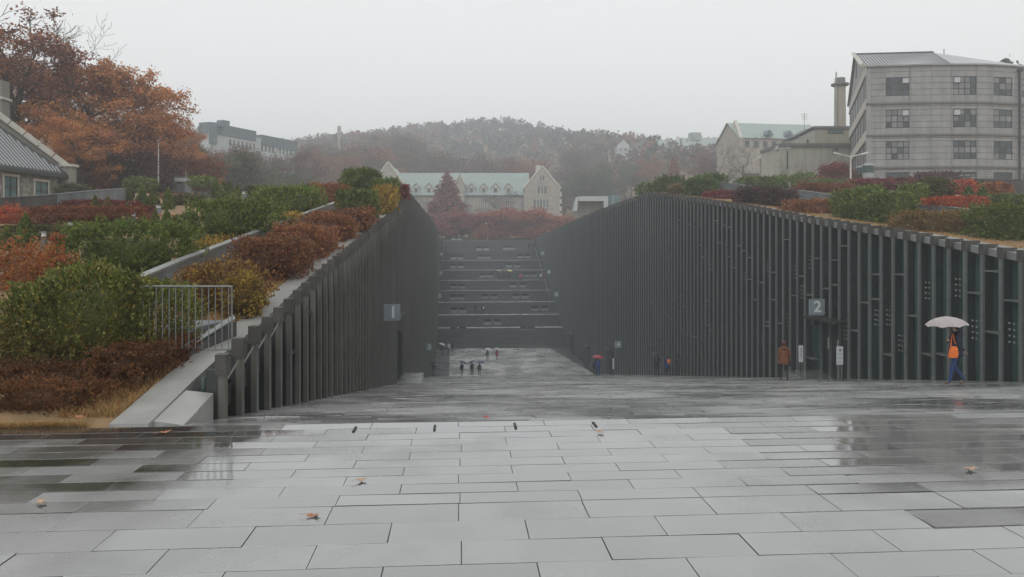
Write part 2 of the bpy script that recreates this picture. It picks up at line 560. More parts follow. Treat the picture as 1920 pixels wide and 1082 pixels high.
def lay_sheet(y_from, y_to, pitches, x_l, x_r, zf, tilt_s, seed, name, matl, parent, wid=.9):
    rng = random.Random(seed)
    mb = MB(); tones = []
    y = y_from; j = 0
    while y < y_to - .02:
        pitch = pitches(y)
        pitch = min(pitch, y_to - y)
        x = x_l(y) - rng.uniform(0, wid)
        while x < x_r(y):
            w = wid * (1 if rng.random() < .8 else rng.choice([.5, .66, 1.3]))
            xa, xb = max(x, x_l(y)) + .006, min(x + w, x_r(y)) - .006
            x += w
            if xb - xa < .05:
                continue
            ya, yb = y + .006, y + pitch - .006
            ta, tb, dz = rng.gauss(0, tilt_s), rng.gauss(0, tilt_s * .5), rng.gauss(0, .0025)
            hx, hy = (xb - xa) / 2, (yb - ya) / 2
            zt = [zf(ya) + dz - hy * ta + hx * tb, zf(ya) + dz - hy * ta - hx * tb, zf(yb) + dz + hy * ta - hx * tb, zf(yb) + dz + hy * ta + hx * tb]
            pts = [(xa, ya), (xb, ya), (xb, yb), (xa, yb)]
            b = len(mb.v)
            mb.v += [(p[0], p[1], zf(p[1]) - .03) for p in pts] + [(p[0], p[1], z) for p, z in zip(pts, zt)]
            for f in ((4, 5, 6, 7), (0, 1, 5, 4), (1, 2, 6, 5), (2, 3, 7, 6), (3, 0, 4, 7)):
                mb.f.append([b + q for q in f]); mb.m.append(0)
            t = rng.random()
            tones += [t] * 5
        y += pitch; j += 1
    o = mb.build(name, matl, parent, False)
    tone_attr(o.data, tones)
    tag(o, kind='stuff')
    return o


ramp = MB()
for ya, yb in ((Y0 + .02, 40), (40, Y1)):
    ramp.hexa([(xl(ya) - .3, ya, zfloor(ya) - .4), (xr(ya) + .5, ya, zfloor(ya) - .4), (xr(yb) + .5, yb, zfloor(yb) - .4), (xl(yb) - .3, yb, zfloor(yb) - .4),
               (xl(ya) - .3, ya, zfloor(ya) - .02), (xr(ya) + .5, ya, zfloor(ya) - .02), (xr(yb) + .5, yb, zfloor(yb) - .02), (xl(yb) - .3, yb, zfloor(yb) - .02)])
ramp = tag(ramp.build('ramp', M['joint']), kind='structure')
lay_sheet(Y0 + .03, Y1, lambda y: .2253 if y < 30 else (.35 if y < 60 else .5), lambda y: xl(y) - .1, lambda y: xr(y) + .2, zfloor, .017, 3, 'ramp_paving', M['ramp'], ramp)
vfloor = MB()
vfloor.box(xl(100) - .6, xr(100) + .6, Y1, Y2 + .4, ZF - .4, ZF - .02)
vfloor = tag(vfloor.build('valley_floor', M['joint']), kind='structure')
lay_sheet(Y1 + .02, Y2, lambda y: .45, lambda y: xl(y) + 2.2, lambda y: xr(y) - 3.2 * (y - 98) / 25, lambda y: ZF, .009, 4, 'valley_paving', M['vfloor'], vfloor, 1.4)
lay_sheet(Y1 + .02, Y2, lambda y: .9, lambda y: xl(y), lambda y: xl(y) + 2.2, lambda y: ZF, .006, 5, 'dark_margin_band', M['strip'], vfloor, 1.4)
lay_sheet(Y1 + .02, Y2, lambda y: .9, lambda y: xr(y) - 3.2 * (y - 98) / 25, lambda y: xr(y) + .1, lambda y: ZF, .006, 6, 'dark_margin_band', M['strip'], vfloor, 1.4)  # floor made darker along the right wall, widening towards the stair

# ---------------------------------------------------------------- the grand staircase
stair = empty('grand_staircase', (7, Y2, ZF))
tag(stair, 'broad dark stone staircase climbing from the wet valley floor towards the hall', 'staircase')
SL = (ZT - ZF) / (Y3 - Y2)


def stair_d(row):
    # where the sight line of a row meets the stair's pitch line, in the middle of the flight
    lo, hi = Y2, Y3
    for _ in range(40):
        m = (lo + hi) / 2
        r = 455 - F_PX * (zfloor(m) - CAM_H) / (m * CS + 7 * SN)
        if r > row: lo = m
        else: hi = m
    return lo


edges = [Y2] + [stair_d(r) for r in (613, 589, 565.5, 544, 525, 506, 488, 470)] + [Y3]
LAND = 1.6


def flight(x0, x1, ya, yb, za, zb, rise, lift, mb):
    n = max(2, int(round((zb - za) / rise)))
    for k in range(n):
        y0, z1 = ya + (yb - ya) * k / n, za + (zb - za) * (k + 1) / n
        b = len(mb.v)
        y1 = ya + (yb - ya) * (k + 1) / n
        z0 = za + (zb - za) * k / n
        mb.v += [(x0, y0, z0 + lift - .02), (x1, y0, z0 + lift - .02), (x1, y0, z1 + lift), (x0, y0, z1 + lift), (x1, y1, z1 + lift), (x0, y1, z1 + lift), (x0, y1, z1 - .5), (x1, y1, z1 - .5), (x0, y0, z0 - .5), (x1, y0, z0 - .5)]
        for f in ((0, 1, 2, 3), (3, 2, 4, 5), (0, 3, 5, 6, 8), (1, 9, 7, 4, 2)):
            mb.f.append([b + q for q in f]); mb.m.append(0)


for i in range(len(edges) - 1):
    ya, yb = edges[i], edges[i + 1]
    za, zb = zfloor(ya), zfloor(yb)
    x0, x1 = xl(ya) - .35, xr(ya) + .45
    mb = MB()
    flight(x0, x1, ya, yb - LAND, za, zb, .16, 0, mb)
    tag(mb.build('flight_of_steps', M['stair'], stair), kind='stuff')
    MB().box(x0, x1, yb - LAND + .01, yb, zb - .35, zb + .012).build('landing', M['landing'], stair)
MB().box(xl(Y3) - .35, xr(Y3) + .45, Y3, Y3 + 8, ZT - .4, ZT + .0).build('head_landing', M['landing'], stair)
PAIRS = [(272, 316, 47), (728, 782, 59), (456, 510, 118), (654, 698, 114), (270, 320, 183), (470, 519, 180), (760, 813, 177), (268, 323, 247), (676, 735, 243), (485, 538, 317),
         (800, 857, 313), (273, 333, 397), (706, 776, 389), (271, 328, 476), (500, 566, 473), (726, 793, 471), (275, 338, 571), (865, 936, 563), (519, 591, 660), (273, 336, 718), (783, 841, 716)]
bm_block = MB()
bm_block.box(-.62, .62, 0, .9, -.3, .42)
bm_block.box(-.66, .66, -.04, .94, .42, .5)
block_me = bm_block.mesh('seat_block', M['fascia'])
top_me = MB().box(-.5, .5, .06, .86, .5, .515).mesh('planting_trough', M['dark'])
back_me = MB().box(-.62, .62, .9, 1.1, .0, 1.0).mesh('back_slab', M['dark'])
for a, b, cyy in PAIRS:
    row = 440 + cyy * .2588
    yy = stair_d(row)
    dd = yy * CS + 7 * SN
    xs = []
    for cx in (a, b):
        p = at(780 + cx * .2587, row, dd)
        xs.append(p.x)
        z = zfloor(yy) + .1
        o = link('seat_block', block_me, None, stair, True)
        o.location = (p.x, yy, z)
        q = link('planting_trough', top_me, None, None); q.parent = o
        q = link('back_slab', back_me, None, None); q.parent = o
    yb2 = yy - .3
    ya2 = max(Y2 + .05, yy - 5.2)
    mb = MB()
    flight(xs[0] - .9, xs[1] + 1.6, ya2, yb2, zfloor(ya2), zfloor(yb2), .11, .09, mb)
    tag(mb.build('narrow_step_run', M['stair_light'], stair), kind='stuff')


def rail(name, pts, h, step, r, parent, matl, posts=True):
    pts = [Vector(p) for p in pts]
    top = [p + Vector((0, 0, h)) for p in pts]
    MB().tube(top, r, 6).build('handrail', matl, parent)
    if posts:
        for a, b in zip(pts[:-1], pts[1:]):
            n = max(1, int((b - a).length / step))
            for k in range(n):
                p = a + (b - a) * (k / n)
                MB().tube([p, p + Vector((0, 0, h))], r * .8, 5).build('rail_post', matl, parent)


for side in (0, 1):
    yy = np.linspace(edges[3] if side else edges[6], Y3 - .5, 9)
    rail('rail', [((xl(y) + .55) if side == 0 else (xr(y) - .9), y, zfloor(y) + .1) for y in yy], 1.0, 2.6, .032, stair, M['fascia'])

# ---------------------------------------------------------------- the two wings along the valley
def unit_box(name, x0, x1, y0, y1, matl):
    """a box one metre tall, to be stretched in z"""
    return MB().box(x0, x1, y0, y1, 0, 1).mesh(name, matl)


def wing(side):
    left = side < 0
    T = TL if left else TR
    X = xl if left else xr
    s = -1 if left else 1                                       # away from the valley
    root = empty('campus_wing', (X(30) + s * 2, 30, zfloor(30)))
    tag(root, 'left sunken campus wing with weathered fins, door one and a planted roof' if left else
        'right sunken campus wing with steel-finned glass wall, door two and a planted roof', 'building')
    pitch = .72 if left else .87
    ys0 = 9.17 if left else 9.2
    n = int((176 - ys0) / pitch)
    near_lim = 42 if left else 74
    rng = random.Random(11 if left else 12)
    dep = .17 if left else .3
    me_blade = unit_box('fin', min(0, s * dep), max(0, s * dep), -.03, .03, M['blade'] if left else M['blade'])
    me_post = unit_box('fin_post', *((-.02, .06) if left else (-.075, .0)), *((-.055, .055) if left else (-.07, .07)), M['fin_brown'] if left else M['steel'])
    if left:
        me_cap = MB().box(-.05, .085, -.085, .085, -.24, 0).mesh('fin_cap', M['cap'])
    else:
        me_cap = MB().box(-.09, .42, -.13, .13, -.34, .03).mesh('fin_cap', M['cap'])
    me_bolt = MB()
    for k in range(14):
        me_bolt.tube([(s * .11, -.032, k * .3 + .12), (s * .11, -.05, k * .3 + .12)], .014, 6)
    me_bolt = me_bolt.mesh('bolt_row', M['dark'])
    gx = (s * (.2 if left else .32))
    me_pane = unit_box('pane', min(gx, gx + s * .04), max(gx, gx + s * .04), -pitch / 2 + .02, pitch / 2 - .02, M['glass'])
    me_bar = MB().box(*(sorted((0.0, s * (dep + .04)))), -pitch / 2 + .03, pitch / 2 - .03, -.03, .03).mesh('cross_bar', M['steel'] if not left else M['steel_dark'])
    dots = MB()
    for a in range(3):
        for b in range(4):
            dots.box(*sorted((s * .06, s * .09)), -.2 + a * .2 - .032, -.2 + a * .2 + .032, b * .2, b * .2 + .06)
    me_dots = dots.mesh('glass_fixings', M['bolt'])
    far, farpane, farcap, fardots, farfl = MB(), MB(), MB(), MB(), MB()
    door_y = (36.8, 40.2) if left else (33.2, 36.2)
    for i in range(n):
        y = ys0 + i * pitch
        x, zb, zt = X(y), zfloor(y) - .04, T(y)
        if y > Y2:
            zb = zfloor(y) - .3
        h = zt - zb
        zg = zt - (.28 if left else .3)
        if y < near_lim:
            o = link('fin', me_blade, None, root)
            over = 2.75 if door_y[0] < y < door_y[1] else 0.0
            o.location = (x, y, zb + over); o.scale = (1, 1, h - (.2 if left else .02) - over)
            q = link('fin_post', me_post, None, None); q.parent = o; q.location = (0, 0, 0)
            jit = R.uniform(-.02, .02)
            c = link('fin_cap', me_cap, None, root)
            c.location = (x, y, zt + jit)
            if left and y < 20:
                b = link('bolt_row', me_bolt, None, root)
                b.location = (x, y, zb + .1); b.scale = (1, 1, min(1.0, (h - .6) / 4.2))
            inside = door_y[0] < y + pitch / 2 < door_y[1]
            p = link('pane', me_pane, None, root)
            p.location = (X(y + pitch / 2), y + pitch / 2, zb + (3.4 if inside else -.2)); p.scale = (1, 1, zg - zb - (3.4 if inside else -.18))
            lo = 3.7 if inside else .8
            for k in range(rng.choice([1, 1, 2]) if not left else rng.choice([0, 1])):
                if zg - zb - .5 > lo:
                    b = link('cross_bar', me_bar, None, root)
                    b.location = (X(y + pitch / 2), y + pitch / 2, zb + rng.uniform(lo, zg - zb - .3))
            if rng.random() < (.75 if not left else .4) and zg - zb > lo + 1.2:
                b = link('glass_fixings', me_dots, None, root)
                b.location = (X(y + pitch / 2), y + pitch / 2, zb + rng.uniform(lo, zg - zb - 1.0))
                tag(b, kind='stuff')
        else:
            far.box(*sorted((x - s * .02, x + s * dep)), y - .045, y + .045, zb, zt)
            farfl.box(*sorted((x - s * .06, x - s * .02)), y - .07, y + .07, zb, zt - .1)
            farcap.box(*sorted((x - s * .05, x + s * .3)), y - .12, y + .12, zt - .3, zt + R.uniform(-.02, .05))
            y2 = y + pitch / 2
            farpane.box(*sorted((X(y2) + gx, X(y2) + gx + s * .04)), y2 - pitch / 2 + .02, y2 + pitch / 2 - .02, zb, zg)
            for k in range(2):
                if rng.random() < .4 and h > 3:
                    zz = zb + rng.uniform(.8, h - 1.2)
                    for b in range(4):
                        fardots.box(*sorted((X(y2) + s * dep * .6, X(y2) - s * .02)), y2 - .16, y2 - .02, zz + b * .2, zz + b * .2 + .06)
    for name, mbb, mm in (('far_fins', far, M['blade']), ('far_fin_posts', farfl, M['fin_brown'] if left else M['steel']), ('far_fin_caps', farcap, M['cap']), ('far_glazing', farpane, M['glass']), ('far_glass_fixings', fardots, M['bolt'])):
        tag(mbb.build(name, mm, root), kind='stuff')
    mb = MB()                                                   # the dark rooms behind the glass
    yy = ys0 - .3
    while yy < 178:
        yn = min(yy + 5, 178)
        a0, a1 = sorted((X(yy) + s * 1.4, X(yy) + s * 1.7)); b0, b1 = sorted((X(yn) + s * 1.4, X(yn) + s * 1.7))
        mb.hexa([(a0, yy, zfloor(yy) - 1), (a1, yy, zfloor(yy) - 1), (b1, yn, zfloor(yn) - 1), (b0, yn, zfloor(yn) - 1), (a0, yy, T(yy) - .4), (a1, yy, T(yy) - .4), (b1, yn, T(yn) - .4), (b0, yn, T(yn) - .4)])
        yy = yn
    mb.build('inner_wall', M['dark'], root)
    # coping along the roof edge, laid in lengths
    yc = 8.04 if left else 9.0
    C = CL if left else (lambda y: TR(y) - .03)
    while yc < 178:
        L = 1.44 if yc < 60 else 6.0
        yb = min(yc + L, 178)
        mb = MB()
        for a, b in ((yc + .004, (yc + yb) / 2), ((yc + yb) / 2, yb - .004)):
            xi, xo = (s * .8, s * .4) if left else (s * .75, s * .3)
            x0a, x1a = sorted((X(a) + xi, X(a) + xo)); x0b, x1b = sorted((X(b) + xi, X(b) + xo))
            lowa, lowb = C(a) - .26, C(b) - .26
            mb.hexa([(x0a, a, lowa), (x1a, a, lowa), (x1b, b, lowb), (x0b, b, lowb), (x0a, a, C(a)), (x1a, a, C(a)), (x1b, b, C(b)), (x0b, b, C(b))])
        mb.build('coping_stone', M['coping'] if left else M['fascia'], root)
        yc = yb
    # fascia under the coping, bay by bay
    y = ys0
    while y < 178:
        L = pitch if y < near_lim else 6.0
        yb = min(y + L, 178)
        mb = MB()
        xo, xi = (s * .06, s * .4) if left else (s * .06, s * .3)
        dz0, dz1 = (.80, .56) if left else (.34, .1)
        za, zb_ = T(y), T(yb)
        x0a, x1a = sorted((X(y) + xi, X(y) + xo)); x0b, x1b = sorted((X(yb) + xi, X(yb) + xo))
        mb.hexa([(x0a, y + .1, za - dz0), (x1a, y + .1, za - dz0), (x1b, yb - .1, zb_ - dz0), (x0b, yb - .1, zb_ - dz0), (x0a, y + .1, za - dz1), (x1a, y + .1, za - dz1), (x1b, yb - .1, zb_ - dz1), (x0b, yb - .1, zb_ - dz1)])
        mb.build('fascia', M['steel_dark'] if left else M['fascia'], root)
        if left and y < 11.5:
            MB().tube([(X(y) + .03, y + .06, za - .36), (X(yb) + .03, yb - .08, zb_ - .26)], .013, 4).build('brace', M['fin_brown'], root)
        y = yb
    if left:        # the wedge where the roof meets the plaza
        mb = MB()
        for a, b in ((8.16, 8.6), (8.604, 9.1)):
            mb = MB()
            za, zb_ = -.04 + .16 * (a - 8.16), -.04 + .16 * (b - 8.16)
            mb.hexa([(-3.24, a, -.3), (-2.93, a, -.3), (-2.92, b, -.3), (-3.24, b, -.3), (-3.24, a, CL(a) - .02), (-2.93, a, za), (-2.92, b, zb_), (-3.24, b, CL(b) - .02)])
            mb.build('end_panel', M['coping'], root)
    # entrance
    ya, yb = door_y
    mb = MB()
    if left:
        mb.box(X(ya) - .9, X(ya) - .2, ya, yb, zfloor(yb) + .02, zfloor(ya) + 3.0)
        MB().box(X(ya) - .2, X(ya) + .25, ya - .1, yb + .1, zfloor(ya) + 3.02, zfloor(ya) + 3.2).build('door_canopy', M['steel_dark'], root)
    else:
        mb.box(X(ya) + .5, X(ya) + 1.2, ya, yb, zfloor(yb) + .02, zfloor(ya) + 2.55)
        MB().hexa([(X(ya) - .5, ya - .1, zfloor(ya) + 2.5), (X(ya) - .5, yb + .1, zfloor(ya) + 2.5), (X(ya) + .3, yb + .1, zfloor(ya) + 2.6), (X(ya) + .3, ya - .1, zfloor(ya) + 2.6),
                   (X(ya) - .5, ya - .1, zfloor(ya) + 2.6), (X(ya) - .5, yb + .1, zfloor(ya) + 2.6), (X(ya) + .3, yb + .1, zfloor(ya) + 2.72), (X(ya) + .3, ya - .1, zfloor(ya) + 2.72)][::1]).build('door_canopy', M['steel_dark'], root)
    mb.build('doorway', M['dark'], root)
    for k in range(4):
        yy = ya + .15 + (yb - ya - .3) * k / 3
        MB().box(*sorted((X(ya) + s * .3, X(ya) + s * .42)), yy - .05, yy + .05, zfloor(yy) - .02, zfloor(ya) + 2.5).build('door_frame', M['steel'], root)
    if not left:
        for k in (1.18, 2.1):
            MB().box(X(ya) + .44, X(ya) + .47, ya + k, ya + k + .3, zfloor(ya) + 1.05, zfloor(ya) + 1.6).build('paper_notice', M['plaster'], root)
    return root


wing_left = wing(-1)
wing_right = wing(1)
# level thresholds before the two doors
MB().box(xr(34) - 1.3, xr(34) + .4, 33.0, 36.6, zfloor(36.6) - .1, zfloor(34.4) + .03).build('door_sill', M['ramp'], wing_right)
MB().box(xl(38) - .1, xl(38) + 1.1, 37.0, 41.5, zfloor(41.5) - .1, zfloor(38.6) + .02).build('door_sill', M['ramp'], wing_left)
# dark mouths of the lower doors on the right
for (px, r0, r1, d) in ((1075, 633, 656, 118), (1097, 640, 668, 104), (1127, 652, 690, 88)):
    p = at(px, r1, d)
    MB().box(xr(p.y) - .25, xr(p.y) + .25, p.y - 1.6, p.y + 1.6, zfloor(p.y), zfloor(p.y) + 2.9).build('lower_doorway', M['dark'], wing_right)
    MB().box(xr(p.y) - .6, xr(p.y) + .25, p.y - 1.8, p.y + 1.8, zfloor(p.y) + 2.92, zfloor(p.y) + 3.15).build('door_canopy', M['steel_dark'], wing_right)

# ---------------------------------------------------------------- plants
def np_mesh(name, V, Q, C, mats, mi=None):
    """quads Q over vertices V with one colour per face"""
    me = bpy.data.meshes.new(name)
    n = len(Q)
    me.vertices.add(len(V)); me.vertices.foreach_set('co', np.asarray(V, np.float32).ravel())
    me.loops.add(4 * n); me.loops.foreach_set('vertex_index', np.asarray(Q, np.int32).ravel())
    me.polygons.add(n); me.polygons.foreach_set('loop_start', np.arange(0, 4 * n, 4, dtype=np.int32))
    for m in mats:
        me.materials.append(m)
    if mi is not None:
        me.polygons.foreach_set('material_index', np.asarray(mi, np.int32))
    a = me.attributes.new('lc', 'FLOAT_COLOR', 'FACE')
    cc = np.ones((n, 4), np.float32); cc[:, :3] = C
    a.data.foreach_set('color', cc.ravel())
    me.update()
    me.validate()
    return me


def leaf_quads(P, size, elong, rng, up=None):
    """little rhombic leaves at P; up: preferred long direction per leaf"""
    n = len(P)
    u = rng.normal(size=(n, 3))
    if up is not None:
        u = u * .75 + up
    u /= np.linalg.norm(u, axis=1)[:, None] + 1e-9
    w = rng.normal(size=(n, 3))
    v = np.cross(u, w); v /= np.linalg.norm(v, axis=1)[:, None] + 1e-9
    sz = (np.asarray(size) * rng.uniform(.6, 1.35, n))[:, None]
    V = np.stack([P - u * sz * elong, P + v * sz, P + u * sz * elong, P - v * sz], 1).reshape(-1, 3)
    Q = np.arange(4 * n).reshape(n, 4)
    return V, Q


def pick(pal, n, rng, jit=.22):
    pal = np.array(pal)
    c = pal[rng.integers(0, len(pal), n)]
    return c * rng.uniform(1 - jit, 1 + jit, (n, 1)) * rng.uniform(.93, 1.07, (n, 3))


PAL = {
    'thuja': [(.12, .175, .034), (.155, .215, .042), (.08, .125, .028), (.19, .215, .046), (.12, .155, .034)],
    'thuja_gold': [(.135, .155, .032), (.19, .19, .04), (.09, .12, .026), (.24, .19, .045), (.11, .15, .03)],
    'box': [(.1, .155, .035), (.13, .19, .045), (.08, .12, .03), (.17, .21, .055)],
    'olive': [(.11, .10, .03), (.13, .115, .035), (.085, .085, .025)],
    'rust': [(.15, .055, .022), (.19, .075, .026), (.10, .038, .018), (.22, .10, .035), (.12, .07, .025)],
    'carpet': [(.21, .068, .03), (.26, .085, .035), (.16, .05, .028), (.2, .09, .03)],
    'carpet_red': [(.19, .04, .035), (.24, .055, .045), (.14, .032, .03)],
    'redbrown': [(.22, .085, .05), (.28, .11, .055), (.15, .06, .042), (.34, .15, .06), (.38, .2, .07)],
    'mixgold': [(.19, .085, .03), (.30, .19, .035), (.13, .06, .03), (.36, .24, .04), (.2, .1, .03)],
    'yellow': [(.38, .25, .045), (.46, .31, .06), (.30, .19, .035), (.24, .17, .04)],
    'orange': [(.36, .12, .035), (.42, .16, .04), (.3, .075, .03), (.36, .2, .06)],
    'flame': [(.42, .07, .035), (.46, .12, .04), (.34, .05, .035), (.4, .15, .06)],
    'tan': [(.21, .135, .05), (.26, .17, .06), (.16, .10, .04), (.14, .10, .035)],
    'straw': [(.42, .29, .12), (.5, .34, .15), (.36, .22, .09), (.42, .22, .08)],
    'purple': [(.10, .05, .045), (.13, .065, .055), (.075, .042, .04)],
    'oak': [(.54, .22, .07), (.45, .175, .06), (.6, .27, .085), (.38, .15, .06), (.5, .26, .09)],
    'oak_dark': [(.28, .11, .055), (.22, .085, .05), (.33, .14, .06), (.18, .075, .048)],
    'maple': [(.26, .05, .045), (.33, .065, .05), (.2, .04, .04)],
    'maple_or': [(.38, .10, .05), (.42, .16, .06), (.3, .075, .05)],
    'redwood': [(.25, .07, .06), (.3, .085, .065), (.19, .055, .05)],
    'haze_brown': [(.15, .10, .085), (.18, .11, .09), (.12, .085, .078), (.2, .12, .08)],
    'haze_green': [(.10, .12, .06), (.13, .14, .065), (.085, .10, .06)],
    'pine': [(.035, .055, .035), (.045, .065, .04), (.028, .045, .032)],
}


def superell(th, ph, e):
    D = np.stack([np.cos(ph) * np.cos(th), np.cos(ph) * np.sin(th), np.sin(ph)], -1)
    return D / ((np.abs(D) ** e).sum(1) ** (1 / e))[:, None]


def lump(P, seed, f):
    r = np.random.default_rng(seed)
    o = np.zeros(len(P))
    for k in range(5):
        d = r.normal(size=3) * f * (1.0 + .6 * k)
        o += np.sin(P @ d + r.uniform(0, 6.28)) / (1 + .5 * k)
    return o / 2.6


def bush_mesh(name, sx, sy, sz, pal, leaf, n, e=3.2, elong=1.7, rough=.1, fuzz=.1, seed=1, cone=0.0, upright=.5, core=True, stems=0, mat_key='leaf', skirt=None):
    """rounded leafy body: sx, sy half widths, sz full height, base on z = 0"""
    rng = np.random.default_rng(seed)

    def surf(m):
        w = np.array([sy * sz / 2, sx * sz / 2, sx * sy * 1.2])
        ax = rng.choice(3, m, p=w / w.sum())
        U = rng.uniform(-1, 1, (m, 3))
        U[np.arange(m), ax] = np.where(rng.random(m) < .5, -1.0, 1.0)
        return U / ((np.abs(U) ** e).sum(1) ** (1 / e))[:, None]
    per = 7
    nc = max(1, n // per)
    Dc_ = surf(nc)
    k = 1 + rough * lump(Dc_ * np.array([sx, sy, sz]) / max(leaf * 9, .12 * max(sx, sz)), seed + 5, .55)
    shell = 1 - np.abs(rng.normal(0, .1, nc)) + np.clip(rng.normal(0, fuzz, nc), -.05, fuzz * 1.3)
    half = np.array([sx, sy, sz / 2])
    Cc = Dc_ * (k * shell)[:, None]
    dirc = Dc_ + rng.normal(0, .45, (nc, 3)) + np.array([0, 0, upright])
    dirc /= np.linalg.norm(dirc, axis=1)[:, None]
    n = nc * per
    D = np.repeat(dirc, per, 0)
    step = rng.uniform(-1.6, 1.6, (n, 1)) * leaf * elong
    P = np.repeat(Cc, per, 0) + (D * step + rng.normal(0, .9, (n, 3)) * leaf) / half
    if cone:
        t = np.clip((P[:, 2] + 1) / 2, 0, 1.2)
        tp = np.clip(1 - cone * t ** 1.15, .03, 1)
        P[:, 0] *= tp; P[:, 1] *= tp
    P = P * np.array([sx, sy, sz / 2]) + np.array([0, 0, sz / 2])
    P[:, 2] = np.maximum(P[:, 2], .01)
    up = D * 1.5
    V, Q = leaf_quads(P, leaf, elong, rng, up)
    C = pick(PAL[pal], n, rng)
    # clumps of their own tint, as shoots of one branch have
    C = C * (1 + .34 * lump(P / max(leaf * 7, .1), seed + 9, .8))[:, None]
    if skirt is not None:
        w = np.clip(1.25 - P[:, 2] / (sz * .5) + rng.normal(0, .3, n), 0, 1)[:, None] * .6
        C = C * (1 - w) + pick(PAL[skirt], n, rng) * w
    mi = np.zeros(n, np.int32)
    mats = [M[mat_key]]
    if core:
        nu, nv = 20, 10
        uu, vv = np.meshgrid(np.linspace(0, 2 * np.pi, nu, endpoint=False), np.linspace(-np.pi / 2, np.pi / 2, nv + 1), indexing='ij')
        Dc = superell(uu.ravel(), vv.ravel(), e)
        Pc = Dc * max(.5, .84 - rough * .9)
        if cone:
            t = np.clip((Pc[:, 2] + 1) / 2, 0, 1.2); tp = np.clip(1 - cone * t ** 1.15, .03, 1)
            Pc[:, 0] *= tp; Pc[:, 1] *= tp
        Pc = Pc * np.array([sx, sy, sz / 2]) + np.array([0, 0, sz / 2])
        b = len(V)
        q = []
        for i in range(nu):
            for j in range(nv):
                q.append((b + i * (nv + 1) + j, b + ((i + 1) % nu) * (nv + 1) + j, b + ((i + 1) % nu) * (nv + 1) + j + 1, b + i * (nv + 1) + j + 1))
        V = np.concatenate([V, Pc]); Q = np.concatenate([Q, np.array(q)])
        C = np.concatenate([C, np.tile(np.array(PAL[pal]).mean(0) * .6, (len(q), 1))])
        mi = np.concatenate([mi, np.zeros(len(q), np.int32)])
    if stems:
        b = len(V)
        base = rng.uniform(-.8, .8, (stems, 2)) * np.array([sx, sy])
        tipp = base * rng.uniform(.9, 1.25, (stems, 1)) + rng.normal(0, .12, (stems, 2)) * sz
        hh = sz * rng.uniform(.75, 1.2, stems)
        w = leaf * .22
        A = np.stack([base[:, 0], base[:, 1], np.zeros(stems)], 1); B = np.stack([tipp[:, 0], tipp[:, 1], hh], 1)
        off = np.zeros((stems, 3)); ang = rng.uniform(0, 6.28, stems); off[:, 0] = np.cos(ang) * w; off[:, 1] = np.sin(ang) * w
        V = np.concatenate([V, np.stack([A - off, A + off, B + off * .4, B - off * .4], 1).reshape(-1, 3)])
        Q = np.concatenate([Q, b + np.arange(4 * stems).reshape(stems, 4)])
        C = np.concatenate([C, np.tile([[.10, .06, .05]], (stems, 1)) * rng.uniform(.7, 1.3, (stems, 1))])
        mi = np.concatenate([mi, np.zeros(stems, np.int32)])
    return np_mesh(name, V, Q, C, mats, mi)


SEED = [100]


def shrub(name, label, cat, px0, px1, top, base, pal, d=None, dep=None, e=3.2, elong=1.7, dens=1.0, leafpx=2.4, rough=.12, fuzz=.1, cone=0.0, rz=0.0, stems=0, group=None, upright=.5, core=True, skirt=None, maxn=38000, sink=.03):
    SEED[0] += 1
    pm = (px0 + px1) / 2
    if d is None:
        d = ray(pm, base)
    p = at(pm, base, d)
    g = G(p.x, p.y)
    w = (px1 - px0) * d / F_PX / 2
    h = max(.15, (base - top) * d / F_PX)
    dep = w * .8 if dep is None else dep
    leaf = max(.007, leafpx * d / F_PX / 2)
    area = 2 * (w * h + dep * h + w * dep) * 2
    n = int(min(maxn, max(700, dens * 1.6 * area / (leaf * leaf * elong * 2))))
    z = min(g, p.z) if p.z < g + .4 else p.z
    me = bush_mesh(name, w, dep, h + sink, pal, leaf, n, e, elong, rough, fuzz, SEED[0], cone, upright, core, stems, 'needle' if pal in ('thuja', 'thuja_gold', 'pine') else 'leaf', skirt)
    o = link(name, me)
    o.location = (p.x, p.y + dep * .6, p.z - sink)
    o.rotation_euler = (0, 0, -YAW + rz)
    return tag(o, label, cat, group)


# --- left garden, near to far
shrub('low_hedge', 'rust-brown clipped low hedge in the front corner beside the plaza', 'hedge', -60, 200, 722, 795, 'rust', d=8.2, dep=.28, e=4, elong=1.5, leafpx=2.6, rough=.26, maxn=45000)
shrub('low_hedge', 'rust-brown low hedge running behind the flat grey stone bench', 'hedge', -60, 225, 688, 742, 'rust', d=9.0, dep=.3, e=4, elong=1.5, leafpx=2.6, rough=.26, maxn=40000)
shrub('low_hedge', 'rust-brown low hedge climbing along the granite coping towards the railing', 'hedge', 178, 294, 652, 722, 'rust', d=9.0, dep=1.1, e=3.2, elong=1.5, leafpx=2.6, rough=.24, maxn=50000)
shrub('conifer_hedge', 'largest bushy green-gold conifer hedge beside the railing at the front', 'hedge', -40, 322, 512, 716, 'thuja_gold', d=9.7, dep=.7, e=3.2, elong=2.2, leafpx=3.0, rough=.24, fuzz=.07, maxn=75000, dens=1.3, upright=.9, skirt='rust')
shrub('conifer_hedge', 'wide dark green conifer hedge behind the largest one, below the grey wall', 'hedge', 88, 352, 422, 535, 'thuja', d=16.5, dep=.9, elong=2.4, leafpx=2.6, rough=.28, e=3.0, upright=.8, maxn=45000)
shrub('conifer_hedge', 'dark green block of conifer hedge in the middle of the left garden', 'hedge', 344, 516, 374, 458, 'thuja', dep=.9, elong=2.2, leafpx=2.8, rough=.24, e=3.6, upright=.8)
shrub('conifer_hedge', 'dark green conifer hedge left of the red-brown bushes, near the grey wall end', 'hedge', 474, 597, 350, 410, 'thuja', dep=1.0, elong=2.2, leafpx=2.6, rough=.22, e=3.6, upright=.8)
